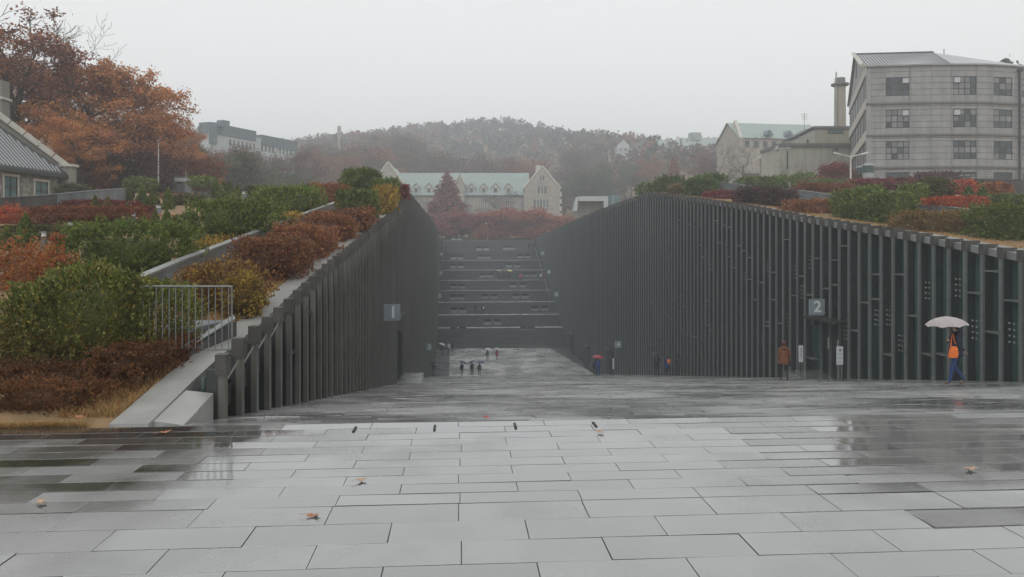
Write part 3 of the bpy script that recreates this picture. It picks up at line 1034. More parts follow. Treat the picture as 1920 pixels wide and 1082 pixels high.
shrub('box_hedge', 'squared green hedge block at the upper end of the grey wall', 'hedge', 630, 704, 357, 422, 'thuja', d=31, dep=.8, elong=2, leafpx=2.4, e=5, rough=.08, skirt='redbrown')
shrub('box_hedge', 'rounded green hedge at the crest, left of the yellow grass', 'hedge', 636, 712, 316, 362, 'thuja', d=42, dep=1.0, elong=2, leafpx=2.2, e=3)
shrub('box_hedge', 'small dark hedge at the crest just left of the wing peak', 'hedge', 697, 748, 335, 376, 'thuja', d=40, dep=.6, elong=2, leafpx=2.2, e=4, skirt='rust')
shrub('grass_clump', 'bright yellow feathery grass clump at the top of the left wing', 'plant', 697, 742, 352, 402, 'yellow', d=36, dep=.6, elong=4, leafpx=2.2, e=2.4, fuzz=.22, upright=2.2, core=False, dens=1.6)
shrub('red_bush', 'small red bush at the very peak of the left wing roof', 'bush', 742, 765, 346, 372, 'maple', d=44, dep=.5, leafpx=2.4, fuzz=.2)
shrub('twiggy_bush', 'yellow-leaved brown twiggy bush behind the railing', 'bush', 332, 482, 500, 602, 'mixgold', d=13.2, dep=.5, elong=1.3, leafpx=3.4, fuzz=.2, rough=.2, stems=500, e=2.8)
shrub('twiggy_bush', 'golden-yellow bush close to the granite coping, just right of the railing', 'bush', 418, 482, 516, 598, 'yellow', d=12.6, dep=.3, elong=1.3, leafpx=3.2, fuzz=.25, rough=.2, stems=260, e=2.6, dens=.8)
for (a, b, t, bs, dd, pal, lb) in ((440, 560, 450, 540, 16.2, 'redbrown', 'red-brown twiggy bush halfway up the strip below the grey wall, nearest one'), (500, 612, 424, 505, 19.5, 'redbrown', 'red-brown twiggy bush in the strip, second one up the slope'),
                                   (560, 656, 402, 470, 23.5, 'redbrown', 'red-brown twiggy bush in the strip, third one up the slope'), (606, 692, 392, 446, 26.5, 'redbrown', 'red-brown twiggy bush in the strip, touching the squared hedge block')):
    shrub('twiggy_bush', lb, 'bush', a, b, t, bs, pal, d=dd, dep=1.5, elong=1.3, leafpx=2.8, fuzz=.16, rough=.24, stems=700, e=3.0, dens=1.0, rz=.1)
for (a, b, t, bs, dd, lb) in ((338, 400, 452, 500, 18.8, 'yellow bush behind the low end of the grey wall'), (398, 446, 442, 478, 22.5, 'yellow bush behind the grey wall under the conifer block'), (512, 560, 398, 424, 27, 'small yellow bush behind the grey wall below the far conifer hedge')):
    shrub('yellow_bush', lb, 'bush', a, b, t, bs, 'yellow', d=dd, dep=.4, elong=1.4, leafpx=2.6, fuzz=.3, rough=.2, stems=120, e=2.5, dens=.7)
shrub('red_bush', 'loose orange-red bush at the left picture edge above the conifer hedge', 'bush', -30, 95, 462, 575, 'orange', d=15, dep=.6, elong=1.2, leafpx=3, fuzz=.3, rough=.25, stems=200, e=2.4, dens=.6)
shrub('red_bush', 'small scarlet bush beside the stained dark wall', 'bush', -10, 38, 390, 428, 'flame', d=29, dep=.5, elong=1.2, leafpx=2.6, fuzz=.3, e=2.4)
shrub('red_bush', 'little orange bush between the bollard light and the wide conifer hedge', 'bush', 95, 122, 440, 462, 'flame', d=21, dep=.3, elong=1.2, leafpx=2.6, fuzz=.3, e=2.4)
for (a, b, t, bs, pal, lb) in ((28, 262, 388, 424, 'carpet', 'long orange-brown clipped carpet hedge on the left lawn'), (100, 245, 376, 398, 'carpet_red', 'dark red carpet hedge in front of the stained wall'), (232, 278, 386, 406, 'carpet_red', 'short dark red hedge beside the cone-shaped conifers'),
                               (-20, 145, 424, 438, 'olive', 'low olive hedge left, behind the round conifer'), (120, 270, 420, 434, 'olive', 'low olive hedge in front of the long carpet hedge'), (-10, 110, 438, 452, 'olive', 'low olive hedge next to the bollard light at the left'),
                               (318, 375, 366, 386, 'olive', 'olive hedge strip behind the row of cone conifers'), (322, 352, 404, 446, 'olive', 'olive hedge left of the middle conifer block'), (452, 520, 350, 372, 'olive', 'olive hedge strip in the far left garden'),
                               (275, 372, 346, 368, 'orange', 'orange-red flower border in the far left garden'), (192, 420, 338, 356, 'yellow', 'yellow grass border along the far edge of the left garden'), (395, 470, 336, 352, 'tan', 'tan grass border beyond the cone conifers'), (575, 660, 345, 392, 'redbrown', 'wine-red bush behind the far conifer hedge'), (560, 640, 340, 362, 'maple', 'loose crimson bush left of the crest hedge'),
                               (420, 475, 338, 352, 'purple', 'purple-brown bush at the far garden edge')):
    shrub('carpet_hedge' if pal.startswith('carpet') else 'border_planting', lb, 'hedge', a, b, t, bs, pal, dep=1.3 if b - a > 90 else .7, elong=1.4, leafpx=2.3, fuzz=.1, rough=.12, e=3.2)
# cone-shaped conifers, one object each
CONES = [(40, 22, 404, 466, 'thuja'), (5, 18, 425, 470, 'thuja_gold'), (174, 14, 369, 420, 'thuja_gold'), (197, 16, 371, 420, 'tan'), (219, 9, 391, 418, 'thuja_gold'), (235, 12, 382, 420, 'thuja_gold'), (237, 11, 354, 378, 'thuja'), (263, 13, 350, 387, 'thuja'),
         (285, 13, 351, 396, 'thuja_gold'), (312, 13, 355, 394, 'thuja'), (267, 10, 404, 434, 'thuja_gold'), (288, 15, 397, 437, 'thuja_gold'), (309, 15, 393, 442, 'thuja'), (367, 9, 345, 368, 'thuja'), (386, 10, 344, 368, 'thuja_gold'), (402, 11, 338, 372, 'thuja'), (417, 11, 342, 374, 'thuja'),
         (429, 10, 340, 374, 'thuja'), (443, 11, 350, 380, 'thuja_gold'), (529, 6, 336, 356, 'thuja'), (542, 7, 338, 358, 'thuja'), (557, 7, 340, 360, 'thuja_gold'), (569, 7, 336, 358, 'thuja'), (580, 7, 341, 360, 'thuja')]
ordn = ['first', 'second', 'third', 'fourth', 'fifth', 'sixth', 'seventh', 'eighth', 'ninth', 'tenth', 'eleventh', 'twelfth', 'thirteenth', 'fourteenth', 'fifteenth', 'sixteenth', 'seventeenth', 'eighteenth', 'nineteenth', 'twentieth', 'twenty-first', 'twenty-second', 'twenty-third', 'twenty-fourth', 'twenty-fifth', 'twenty-sixth', 'twenty-seventh', 'twenty-eighth', 'twenty-ninth', 'thirtieth']
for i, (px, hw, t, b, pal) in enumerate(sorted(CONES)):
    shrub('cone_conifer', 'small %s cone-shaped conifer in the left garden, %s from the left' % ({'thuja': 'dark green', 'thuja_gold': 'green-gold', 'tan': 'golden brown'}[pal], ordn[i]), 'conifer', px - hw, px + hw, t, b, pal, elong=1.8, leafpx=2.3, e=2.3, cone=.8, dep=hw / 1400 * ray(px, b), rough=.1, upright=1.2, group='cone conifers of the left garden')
shrub('bush', 'green bush beside the stone house corner', 'bush', 100, 152, 346, 372, 'haze_green', d=44, dep=1.0, leafpx=2.4)
shrub('bush', 'dark green bush beyond the left garden in front of the oaks', 'bush', 232, 278, 332, 356, 'thuja', d=52, dep=1.2, leafpx=2.4)
shrub('bush', 'dark green bush beyond the left garden beside the white booth', 'bush', 352, 398, 332, 348, 'thuja', d=60, dep=1.2, leafpx=2.4)
shrub('thicket', 'dark purple-brown thicket under the brown oaks', 'thicket', 195, 300, 286, 356, 'purple', d=62, dep=2.5, leafpx=2.4, fuzz=.2, rough=.2, stems=200)
shrub('thicket', 'rust-brown thicket right of the stone house', 'thicket', 118, 205, 300, 356, 'oak_dark', d=60, dep=2.5, leafpx=2.4, fuzz=.2, rough=.2, stems=200)
shrub('thicket', 'rust-brown thicket at the right end of the oak row', 'thicket', 290, 400, 300, 352, 'oak_dark', d=74, dep=2.5, leafpx=2.4, fuzz=.2, rough=.2, stems=200)

# --- right garden
RG = [('thuja', 1197, 1240, 347, 372, 74, 4, 'small dark hedge on the far slope left of the right wing peak'), ('thuja', 1232, 1292, 331, 366, 72, 4, 'dark green hedge at the peak of the right wing'), ('tan', 1258, 1300, 346, 368, 66, 3, 'tan grassy bush between the two peak hedges'),
      ('box', 1288, 1345, 334, 372, 62, 4, 'squared green hedge right of the peak'), ('box', 1300, 1367, 326, 360, 66, 3, 'bright green rounded hedge behind the squared one at the peak'), ('carpet_red', 1324, 1404, 359, 384, 58, 4, 'low red-brown clipped hedge along the right roof edge'),
      ('box', 1382, 1502, 333, 358, 66, 5, 'long light green clipped hedge on the right terrace'), ('purple', 1386, 1440, 350, 398, 50, 2.6, 'bare purple-brown bush on the right roof edge, left one'), ('purple', 1435, 1500, 354, 402, 47, 2.6, 'bare purple-brown bush on the right roof edge, right one'),
      ('redbrown', 1478, 1590, 374, 420, 42, 4, 'red-brown clipped hedge below the curved terrace wall'), ('thuja', 1583, 1660, 352, 428, 38, 4, 'tall dark conifer block on the right terrace, left half'), ('thuja', 1634, 1722, 358, 434, 35.5, 4, 'tall dark conifer block on the right terrace, right half'),
      ('thuja', 1700, 1747, 345, 392, 40, 3, 'single rounded conifer behind the right terrace conifer blocks'), ('tan', 1688, 1862, 398, 462, 31, 4.5, 'tan-brown clipped grass hedge along the right roof edge'), ('thuja', 1850, 1990, 386, 472, 28, 4, 'dark conifer hedge at the right picture edge'),
      ('flame', 1738, 1862, 370, 400, 37, 3, 'fiery orange-red border on the right terrace'), ('carpet', 1500, 1606, 345, 362, 58, 4, 'orange-brown carpet hedge behind the curved terrace wall'), ('box', 1528, 1624, 338, 352, 70, 4, 'low green hedge in front of the low pale building'),
      ('carpet_red', 1604, 1722, 336, 354, 66, 4, 'dark red carpet hedge before the stone office block'), ('purple', 1715, 1800, 324, 346, 74, 3, 'brown bush row at the foot of the stone office block'), ('olive', 1772, 1850, 340, 358, 60, 4, 'olive hedge on the right terrace'), ('flame', 1800, 1832, 338, 362, 56, 3, 'small scarlet bush near the right dark wall'),
      ('orange', 1850, 1900, 342, 362, 56, 3, 'small orange bush near the right dark wall'), ('thuja', 1858, 1960, 366, 384, 44, 4, 'low dark green hedge right of the two cones'), ('tan', 1506, 1560, 334, 346, 78, 3, 'tan bush left of the twin-arm street lamp'), ('thuja', 1500, 1530, 325, 346, 80, 3, 'small dark bush by the pale building'), ('rust', 1590, 1640, 328, 344, 78, 3, 'rusty bush below the twin round kiosks'), ('olive', 1740, 1790, 334, 372, 46, 3, 'olive bush between the conifer block and the red border')]
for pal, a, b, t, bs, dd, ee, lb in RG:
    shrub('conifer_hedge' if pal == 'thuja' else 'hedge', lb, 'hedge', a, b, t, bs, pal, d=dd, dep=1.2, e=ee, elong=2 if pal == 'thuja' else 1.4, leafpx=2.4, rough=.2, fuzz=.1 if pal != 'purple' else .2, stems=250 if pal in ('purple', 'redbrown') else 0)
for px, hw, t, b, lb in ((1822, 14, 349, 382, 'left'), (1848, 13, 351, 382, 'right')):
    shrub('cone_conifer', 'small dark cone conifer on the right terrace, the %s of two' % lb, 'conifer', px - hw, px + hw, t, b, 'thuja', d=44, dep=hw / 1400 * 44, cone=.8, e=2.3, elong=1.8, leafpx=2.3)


# dry grass along the roof edges: too many blades to count
def grass_strip(name, pts, n, h, w, pal, seed):
    rng = np.random.default_rng(seed)
    pts = np.array(pts)
    t = rng.uniform(0, len(pts) - 1.001, n); i = t.astype(int); f = (t - i)[:, None]
    P = pts[i] * (1 - f) + pts[i + 1] * f
    P[:, 0] += rng.uniform(-w, w, n)
    P[:, 2] = [G(a, b) - .01 for a, b in P[:, :2]]
    hh = (h * rng.uniform(.4, 1.2, n))[:, None]
    lean = rng.normal(0, .5, (n, 3)); lean[:, 2] = 1
    a = rng.uniform(0, 6.28, n); o = np.stack([np.cos(a), np.sin(a), 0 * a], 1) * hh * .07
    V = np.stack([P - o, P + o, P + lean * hh + o * .2, P + lean * hh - o * .2], 1).reshape(-1, 3)
    C = pick(PAL[pal], n, rng)
    tag(link(name, np_mesh(name, V, np.arange(4 * n).reshape(n, 4), C, [M['leaf']])), kind='stuff')


grass_strip('dry_grass', [(xl(y) - 1.15, y, 0) for y in (8.3, 9, 10, 12, 14, 17, 20, 24, 28, 33, 40, 48)], 22000, .09, .32, 'straw', 41)
grass_strip('dry_grass', [(x, 8.02, 0) for x in (-7.5, -6.5, -5.5, -4.5, -3.9)], 9000, .08, .06, 'straw', 42)
for px0, px1, d_, sd in ((0, 470, 26, 43), (200, 500, 34, 44), (-20, 140, 18, 45)):
    grass_strip('dry_lawn_grass', [at(px, 400, d_) for px in np.linspace(px0, px1, 6)], 9000, .1, 3.0, 'straw', sd)
grass_strip('dry_grass', [(xr(y) + 1.3, y, 0) for y in (14, 20, 28, 36, 46, 60, 70)], 9000, .12, .4, 'straw', 46)


# ---------------------------------------------------------------- trees
def skeleton(rng, H, lean, levels, spread, first=.3, kids=(3, 5), droop=0.0, thick=.028):
    segs, tips = [], []

    def grow(p, d, L, r, lev):
        n = 4 if lev == levels else 3
        pts = [p]; rs = [r]
        q, dd = Vector(p), Vector(d)
        for i in range(n):
            w = .10 if lev == levels else .2
            dd = (dd + Vector((rng.gauss(0, w), rng.gauss(0, w), rng.gauss(0, w * .5) + (.07 if lev < levels else 0) - droop))).normalized()
            q = q + dd * (L / n)
            pts.append(Vector(q)); rs.append(r * (1 - .62 * (i + 1) / n))
        segs.append((pts, rs, lev))
        if lev == 0:
            tips.append((Vector(q), Vector(dd))); tips.append(((pts[-2] + q) / 2, Vector(dd)))
            return
        k = rng.randint(*kids) + (2 if lev == levels else 0)
        for j in range(k):
            t = first + (1 - first) * (j + rng.uniform(.2, .9)) / k if lev == levels else .25 + .75 * (j + rng.uniform(.1, .9)) / k
            t = min(t, .99)
            i = min(n - 1, int(t * n)); f = t * n - i
            b = pts[i].lerp(pts[i + 1], f)
            rb = (rs[i] * (1 - f) + rs[i + 1] * f)
            az = j * 2.4 + rng.uniform(-.5, .5)
            side = Vector((math.cos(az), math.sin(az), 0))
            ax = (dd.lerp(d, .5))
            side = (side - ax * side.dot(ax)).normalized()
            a = math.radians(rng.uniform(32, 62) if lev == levels else rng.uniform(25, 55)) * spread
            nd = (ax * math.cos(a) + side * math.sin(a)).normalized()
            grow(b, nd, L * (rng.uniform(.48, .7) if lev == levels else rng.uniform(.5, .72)) * (1.1 - .35 * t if lev == levels else 1), rb * .62, lev - 1)
        tips.append((Vector(q), Vector(dd)))
    grow(Vector((0, 0, -.3)), Vector((lean, lean * .4, 1)).normalized(), H * .72, H * thick, levels)
    return segs, tips


def tree_meshes(seed, H, pal=None, levels=3, spread=1.0, leaf=.16, per_tip=14, cr=.55, first=.28, kids=(3, 5), bark='bark', skip=0.0, bare_top=None, thick=.028, lean=.03, minr=.012):
    rng = random.Random(seed)
    segs, tips = skeleton(rng, H, lean * rng.choice((-1, 1)), levels, spread, first, kids, thick=thick)
    tb, lb = MB(), MB()
    for pts, rs, lev in segs:
        rs = [max(minr, r) for r in rs]
        if lev == levels:
            tb.tube(pts, rs, 8)
            tb.tube([pts[0], pts[0] + Vector((0, 0, .5))], [rs[0] * 1.5, rs[0]], 8)
        else:
            lb.tube(pts, rs, 5 if lev == levels - 1 else 3, cap=False)
    tb.sm = True
    zmax = max(t[0].z for t in tips)
    tr = tb.mesh('trunk', M[bark]); li = lb.mesh('limbs', M[bark])
    cr_me = None
    if pal:
        nr = np.random.default_rng(seed)
        T = [t for t in tips if nr.random() >= skip and (bare_top is None or t[0].z < bare_top * zmax or nr.random() < .08)]
        c = np.array([t[0] for t in T]); c = np.repeat(c, per_tip, 0)
        P = c + nr.normal(0, cr, c.shape) * np.array([1, 1, .7])
        V, Q = leaf_quads(P, leaf, 1.4, nr)
        tint = np.repeat(nr.uniform(.72, 1.25, len(T)), per_tip)[:, None]
        cr_me = np_mesh('crown', V, Q, pick(PAL[pal], len(P), nr) * tint, [M['leaf']])
    return tr, li, cr_me, zmax


def cone_tree_meshes(seed, H, Rb, pal, leaf=.2, n=5000, bark='bark'):
    nr = np.random.default_rng(seed)
    tb = MB().tube([(0, 0, -.3), (0, 0, H * .5), (0, 0, H * .98)], [H * .022, H * .014, .02], 7)
    lb = MB()
    P = []
    k = int(H * 7)
    for i in range(k):
        t = (i + .5) / k
        z = H * (.06 + .92 * t)
        L = Rb * (1 - t) ** .8 * nr.uniform(.75, 1.12) + .1
        a = i * 2.4
        e = np.array([math.cos(a) * L, math.sin(a) * L, z + L * .12])
        lb.tube([(0, 0, z), tuple(e)], [.035, .012], 3, cap=False)
        m = max(3, int(n / k * (1 - t) * 2))
        f = nr.uniform(.15, 1.05, (m, 1))
        P.append(np.array([0, 0, z]) * (1 - f) + e * f + nr.normal(0, .16 + .05 * L, (m, 3)))
    P = np.concatenate(P)
    V, Q = leaf_quads(P, leaf, 1.6, nr)
    return tb.mesh('trunk', M[bark]), lb.mesh('limbs', M[bark]), np_mesh('crown', V, Q, pick(PAL[pal], len(P), nr), [M['leaf']]), H


def plant_tree(name, label, meshes, px, d, top, hscale=1.0, rz=0.0, group=None, base=None):
    p = at(px, 400, d)
    g = G(p.x, p.y) if base is None else base
    zt = at(px, top, d).z
    tr, li, cr_, zmax = meshes
    s = max(.15, (zt - g) / (zmax * 1.05))
    e = empty(name, (p.x, p.y, g), rz)
    e.scale = (s * hscale, s * hscale, s)
    tag(e, label, 'tree', group)
    for nm, me in (('trunk', tr), ('limbs', li), ('crown', cr_)):
        if me is not None:
            o = link(nm, me); o.parent = e
    return e


OAK = [tree_meshes(21, 13, 'oak', 4, 1.05, .075, 44, .33, first=.2, kids=(3, 4), skip=.22, thick=.034, minr=.02), tree_meshes(22, 13, 'oak', 4, 1.1, .075, 44, .33, first=.18, kids=(3, 4), skip=.2, thick=.034, minr=.02), tree_meshes(23, 13, 'oak_dark', 4, 1.0, .075, 40, .33, first=.2, kids=(3, 4), skip=.25, bare_top=.72, thick=.034, minr=.02)]
BARE = [tree_meshes(31, 13, None, 5, .85, kids=(3, 4), bark='bark_pale', minr=.011), tree_meshes(32, 13, None, 5, 1.0, kids=(3, 4), bark='bark_pale', minr=.011), tree_meshes(33, 12, 'purple', 5, .9, .06, 3, .3, kids=(3, 4), bark='bark_pale', skip=.5, minr=.011)]
HZB = [tree_meshes(41, 12, 'haze_brown', 4, 1.0, .1, 14, .5, skip=.2, minr=.016), tree_meshes(42, 12, 'haze_brown', 4, .85, .1, 12, .5, skip=.3, minr=.016), tree_meshes(43, 12, 'oak_dark', 4, 1.0, .1, 14, .5, skip=.2, minr=.016)]
HZG = [tree_meshes(44, 10, 'haze_green', 4, 1.1, .1, 20, .5, minr=.016), tree_meshes(45, 11, 'pine', 4, .8, .1, 20, .5, minr=.016)]
MAPLE = [tree_meshes(46, 6, 'maple', 3, 1.2, .085, 80, .5, first=.12), tree_meshes(47, 6, 'maple_or', 3, 1.2, .085, 80, .5, first=.12)]
CONE = [cone_tree_meshes(48, 18, 4.6, 'redwood', .24, 9000), cone_tree_meshes(49, 12, 2.6, 'oak_dark', .24, 4000), cone_tree_meshes(50, 12, 2.6, 'pine', .24, 4000)]
for lb, ms, px, d, top, hs_, rz in (
        ('tall brown oak rising behind the stone house roof', OAK[2], 20, 60, -75, 1.15, .3), ('bare grey tree with fine branches above the oaks at the left', BARE[0], 92, 70, -10, 1.25, 1.0), ('second bare tree, behind the stone house chimney', BARE[1], -20, 68, -60, 1.0, 2.0),
        ('broad orange-brown oak right of the stone house', OAK[0], 118, 64, 95, 1.15, .0), ('round orange oak in the middle of the oak row', OAK[1], 195, 66, 98, 1.2, 1.4), ('orange-brown oak, right shoulder of the oak row', OAK[0], 245, 72, 132, 1.0, 2.4),
        ('low spreading brown oak in front of the oak row', OAK[1], 150, 58, 215, 1.2, 3.6), ('small orange oak at the end of the oak row', OAK[1], 298, 84, 192, .8, 5.1), ('slim bare tree right of the oaks', BARE[2], 338, 92, 203, .6, .4), ('small rust-coloured tree right of the slim bare one', OAK[0], 345, 98, 266, .9, 4.0),
        ('brown tree in front of the far white building corner', HZB[2], 385, 120, 282, 1.2, .3), ('dark evergreen below the far white building gable', HZG[1], 366, 128, 256, .8, .8), ('broad yellow-green tree below the far white building', HZG[0], 440, 118, 284, 1.7, .0), ('purple-brown tree beside the yellow-green one', HZB[0], 415, 140, 272, 1.0, 2.0), ('bare whitish tree before the far white building', BARE[1], 497, 135, 268, 1.0, 1.0),
        ('brown twiggy tree in front of the middle of the far white building', HZB[1], 462, 132, 268, 1.0, 4.4), ('bare tree at the right end of the far white building', BARE[2], 540, 150, 270, 1.1, 3.1), ('brown tree between the far white building and the slope', HZB[0], 522, 160, 280, 1.1, 5.0),
        ('yellow-green tree right of the broad one', HZG[0], 505, 150, 305, 1.5, 2.6)):
    plant_tree('tree', lb, ms, px, d, top, hs_, rz)
mid = [(545, 210, 276), (580, 230, 268), (612, 225, 276), (640, 240, 266), (668, 235, 272), (695, 250, 262), (722, 300, 250), (748, 310, 246), (772, 300, 250), (800, 270, 274), (1088, 250, 306), (1120, 240, 304), (1150, 245, 296), (1182, 240, 304), (1215, 235, 292), (1245, 245, 300), (1290, 225, 290), (1320, 205, 284), (1350, 200, 290), (1075, 290, 276), (1105, 300, 262), (860, 260, 286), (930, 265, 292), (990, 260, 288)]
for i, (px, d, top) in enumerate(mid):
    ms = (HZB[i % 3] if i % 4 else BARE[i % 3]) if px not in (1120, 1182) else HZG[0]
    kind = 'hazy brown' if ms in HZB else ('bare hazy' if ms in BARE else 'hazy olive')
    k = sum(1 for q in mid if (q[0] < 900) == (px < 900) and q[0] <= px)
    plant_tree('hazy_tree', '%s tree %s the hall on the slope, %s counting from the left' % (kind, 'left of' if px < 900 else 'right of', ordn[k - 1]), ms, px, d, top, 1.1, i * 1.7, 'hazy trees on the slope')
plant_tree('dawn_redwood', 'tall dark red cone-shaped tree in front of the hall', CONE[0], 838, 192, 314, 1.5, 0)
plant_tree('cone_tree', 'brown cone-shaped tree in the haze right of the hall', CONE[1], 1263, 200, 288, 1.1, 0)
plant_tree('bare_tree', 'small gnarled bare tree before the hall windows', BARE[1], 880, 196, 366, 1.0, .6)
plant_tree('bare_tree', 'slender bare tree before the left dormers of the hall', BARE[0], 798, 200, 352, 1.0, 1.6)
plant_tree('bare_tree', 'slender bare tree before the right dormers of the hall', BARE[2], 946, 200, 350, 1.2, 2.6)
plant_tree('bare_tree', 'short stumpy bare tree right of the gnarled one before the hall', BARE[2], 906, 194, 384, 1.1, .6)
plant_tree('bare_tree', 'large dark bare tree left of the low pale building', BARE[1], 1392, 135, 236, 1.0, 2.2)
plant_tree('bare_tree', 'bare tree with drooping twigs left of the green-roofed gable', BARE[0], 1362, 150, 248, 1.1, .2)
plant_tree('bare_tree', 'small bare tree against the pale building wall', BARE[0], 1490, 88, 290, 1.1, .9)
plant_tree('maple', 'dark red maple at the foot of the pale building steps', MAPLE[0], 1568, 86, 308, .9, .9)
plant_tree('treetop', 'tall dark tree showing above the stone office roof, left of two', CONE[2], 1888, 135, 92, .9, .9)
plant_tree('treetop', 'lower tree showing above the stone office roof, right of two', CONE[2], 1912, 135, 104, .8, 2.9)
for i, (px, d, top, ms, w) in enumerate(((800, 184, 404, 0, 1.4), (858, 187, 400, 0, 1.6), (900, 186, 402, 0, 1.8), (938, 188, 392, 1, 1.7), (972, 186, 390, 1, 1.7), (1003, 187, 400, 0, 1.5), (1035, 186, 398, 1, 1.5), (920, 183, 420, 1, 1.6), (985, 182, 424, 1, 1.6), (845, 182, 424, 0, 1.6))):
    plant_tree('maple', '%s maple in the row above the staircase, %s from the left' % (('crimson', 'orange-red')[ms], ordn[sorted((800, 858, 900, 938, 972, 1003, 1035, 920, 985, 845)).index(px)]), MAPLE[ms], px, d, top, w, i * 1.3, 'red maples above the staircase')


# the far wood on the hill reads as one mass
def far_wood():
    nr = np.random.default_rng(77)
    Vs, Qs, Cs, b = [], [], [], 0
    pals = ['haze_brown', 'haze_brown', 'oak_dark', 'pine', 'haze_green', 'purple']
    y = 262.0
    while y < 640:
        sp = 6.5 + (y - 262) * .012
        for x in np.arange(-330, 420, sp):
            xx, yy = x + nr.uniform(-3, 3), y + nr.uniform(-3, 3)
            d = xx * SN + yy * CS
            px = 960 + F_PX * (xx * CS - yy * SN) / d
            if px < 250 or px > 1600:
                continue
            pine = 830 < px < 1120 and yy > 400
            pal = 'pine' if (pine and nr.random() < .75) else pals[nr.choice(6, p=[.3, .25, .2, .08, .07, .1])]
            h = nr.uniform(6, 11.5); r = h * nr.uniform(.26, .4)
            g = G(xx, yy)
            bare = nr.random() < .3 and pal != 'pine'
            m = 30 if bare else 62
            D = nr.normal(size=(m, 3)); D /= np.linalg.norm(D, axis=1)[:, None]
            P = D * nr.uniform(.45, 1.05, (m, 1)) * np.array([r, r, h * .38]) + np.array([xx, yy, g + h * .62])
            up = D.copy(); up[:, 2] += 1.2
            V, Q = leaf_quads(P, .34 if bare else .72, 3.0 if bare else 1.3, nr, up if bare else None)
            Vs.append(V); Qs.append(Q + b); b += len(V)
            Cs.append(pick(PAL[pal], m, nr) * nr.uniform(.75, 1.25))
            w = .14
            V = np.array([[xx - w, yy, g - .3], [xx + w, yy, g - .3], [xx + w * .4, yy, g + h * .8], [xx - w * .4, yy, g + h * .8]])
            Vs.append(V); Qs.append(np.array([[0, 1, 2, 3]]) + b); b += 4
            Cs.append(np.array([[.06, .05, .045]]))
        y += sp
    o = link('far_wood', np_mesh('far_wood', np.concatenate(Vs), np.concatenate(Qs), np.concatenate(Cs), [M['leaf']]))
    tag(o, 'hazy autumn wood covering the hill behind the hall', 'wood', kind='stuff')


far_wood()

# ---------------------------------------------------------------- buildings
def part(name, mb, m, parent):
    return mb.build(name, m, parent)


class Wall:
    """a facade: u along it from a to b in plan, v up from z0; n points out towards the viewer"""
    def __init__(s, a, b, z0):
        s.a, s.b, s.z0 = Vector(a[:2]), Vector(b[:2]), z0
        s.L = (s.b - s.a).length
        s.t = (s.b - s.a).normalized()
        s.n = Vector((s.t.y, -s.t.x))

    def P(s, u, v, o=0.0):
        q = s.a + s.t * u + s.n * o
        return (q.x, q.y, s.z0 + v)

    def box(s, mb, u0, u1, v0, v1, o0, o1, mi=0):
        return mb.hexa([s.P(u0, v0, o1), s.P(u1, v0, o1), s.P(u1, v0, o0), s.P(u0, v0, o0), s.P(u0, v1, o1), s.P(u1, v1, o1), s.P(u1, v1, o0), s.P(u0, v1, o0)], mi)


def window(W, u0, u1, v0, v1, cols, rows, root, out=0.0, frame='frame', pane='pane', bar=.06, sill=None):
    """a window as a part, its panes and bars as sub-parts"""
    f = W.box(MB(), u0, u1, v0, v1, out - .12, out - .06).build('window', M[frame], root)
    bp = R.choice([.9, .75, .5, .15])
    for i in range(cols):
        for j in range(rows):
            a, b = u0 + (u1 - u0) * i / cols + bar, u0 + (u1 - u0) * (i + 1) / cols - bar
            c, d = v0 + (v1 - v0) * j / rows + bar, v0 + (v1 - v0) * (j + 1) / rows - bar
            W.box(MB(), a, b, c, d, out - .065, out - .045).build('window_pane', M['pane_blind'] if pane == 'pane' and R.random() < bp * (1.0 if j else .5) else M[pane], f)
    mb = MB()
    W.box(mb, u0, u0 + bar, v0, v1, out - .058, out - .01); W.box(mb, u1 - bar, u1, v0, v1, out - .058, out - .01)
    W.box(mb, u0 + bar, u1 - bar, v0, v0 + bar, out - .058, out - .01); W.box(mb, u0 + bar, u1 - bar, v1 - bar, v1, out - .058, out - .01)
    mb.build('window_frame', M[frame], f)
    if sill:
        W.box(MB(), u0 - .1, u1 + .1, v0 - .18, v0 - .01, out - .1, out + .1).build('window_sill', M[sill], f)
    return f


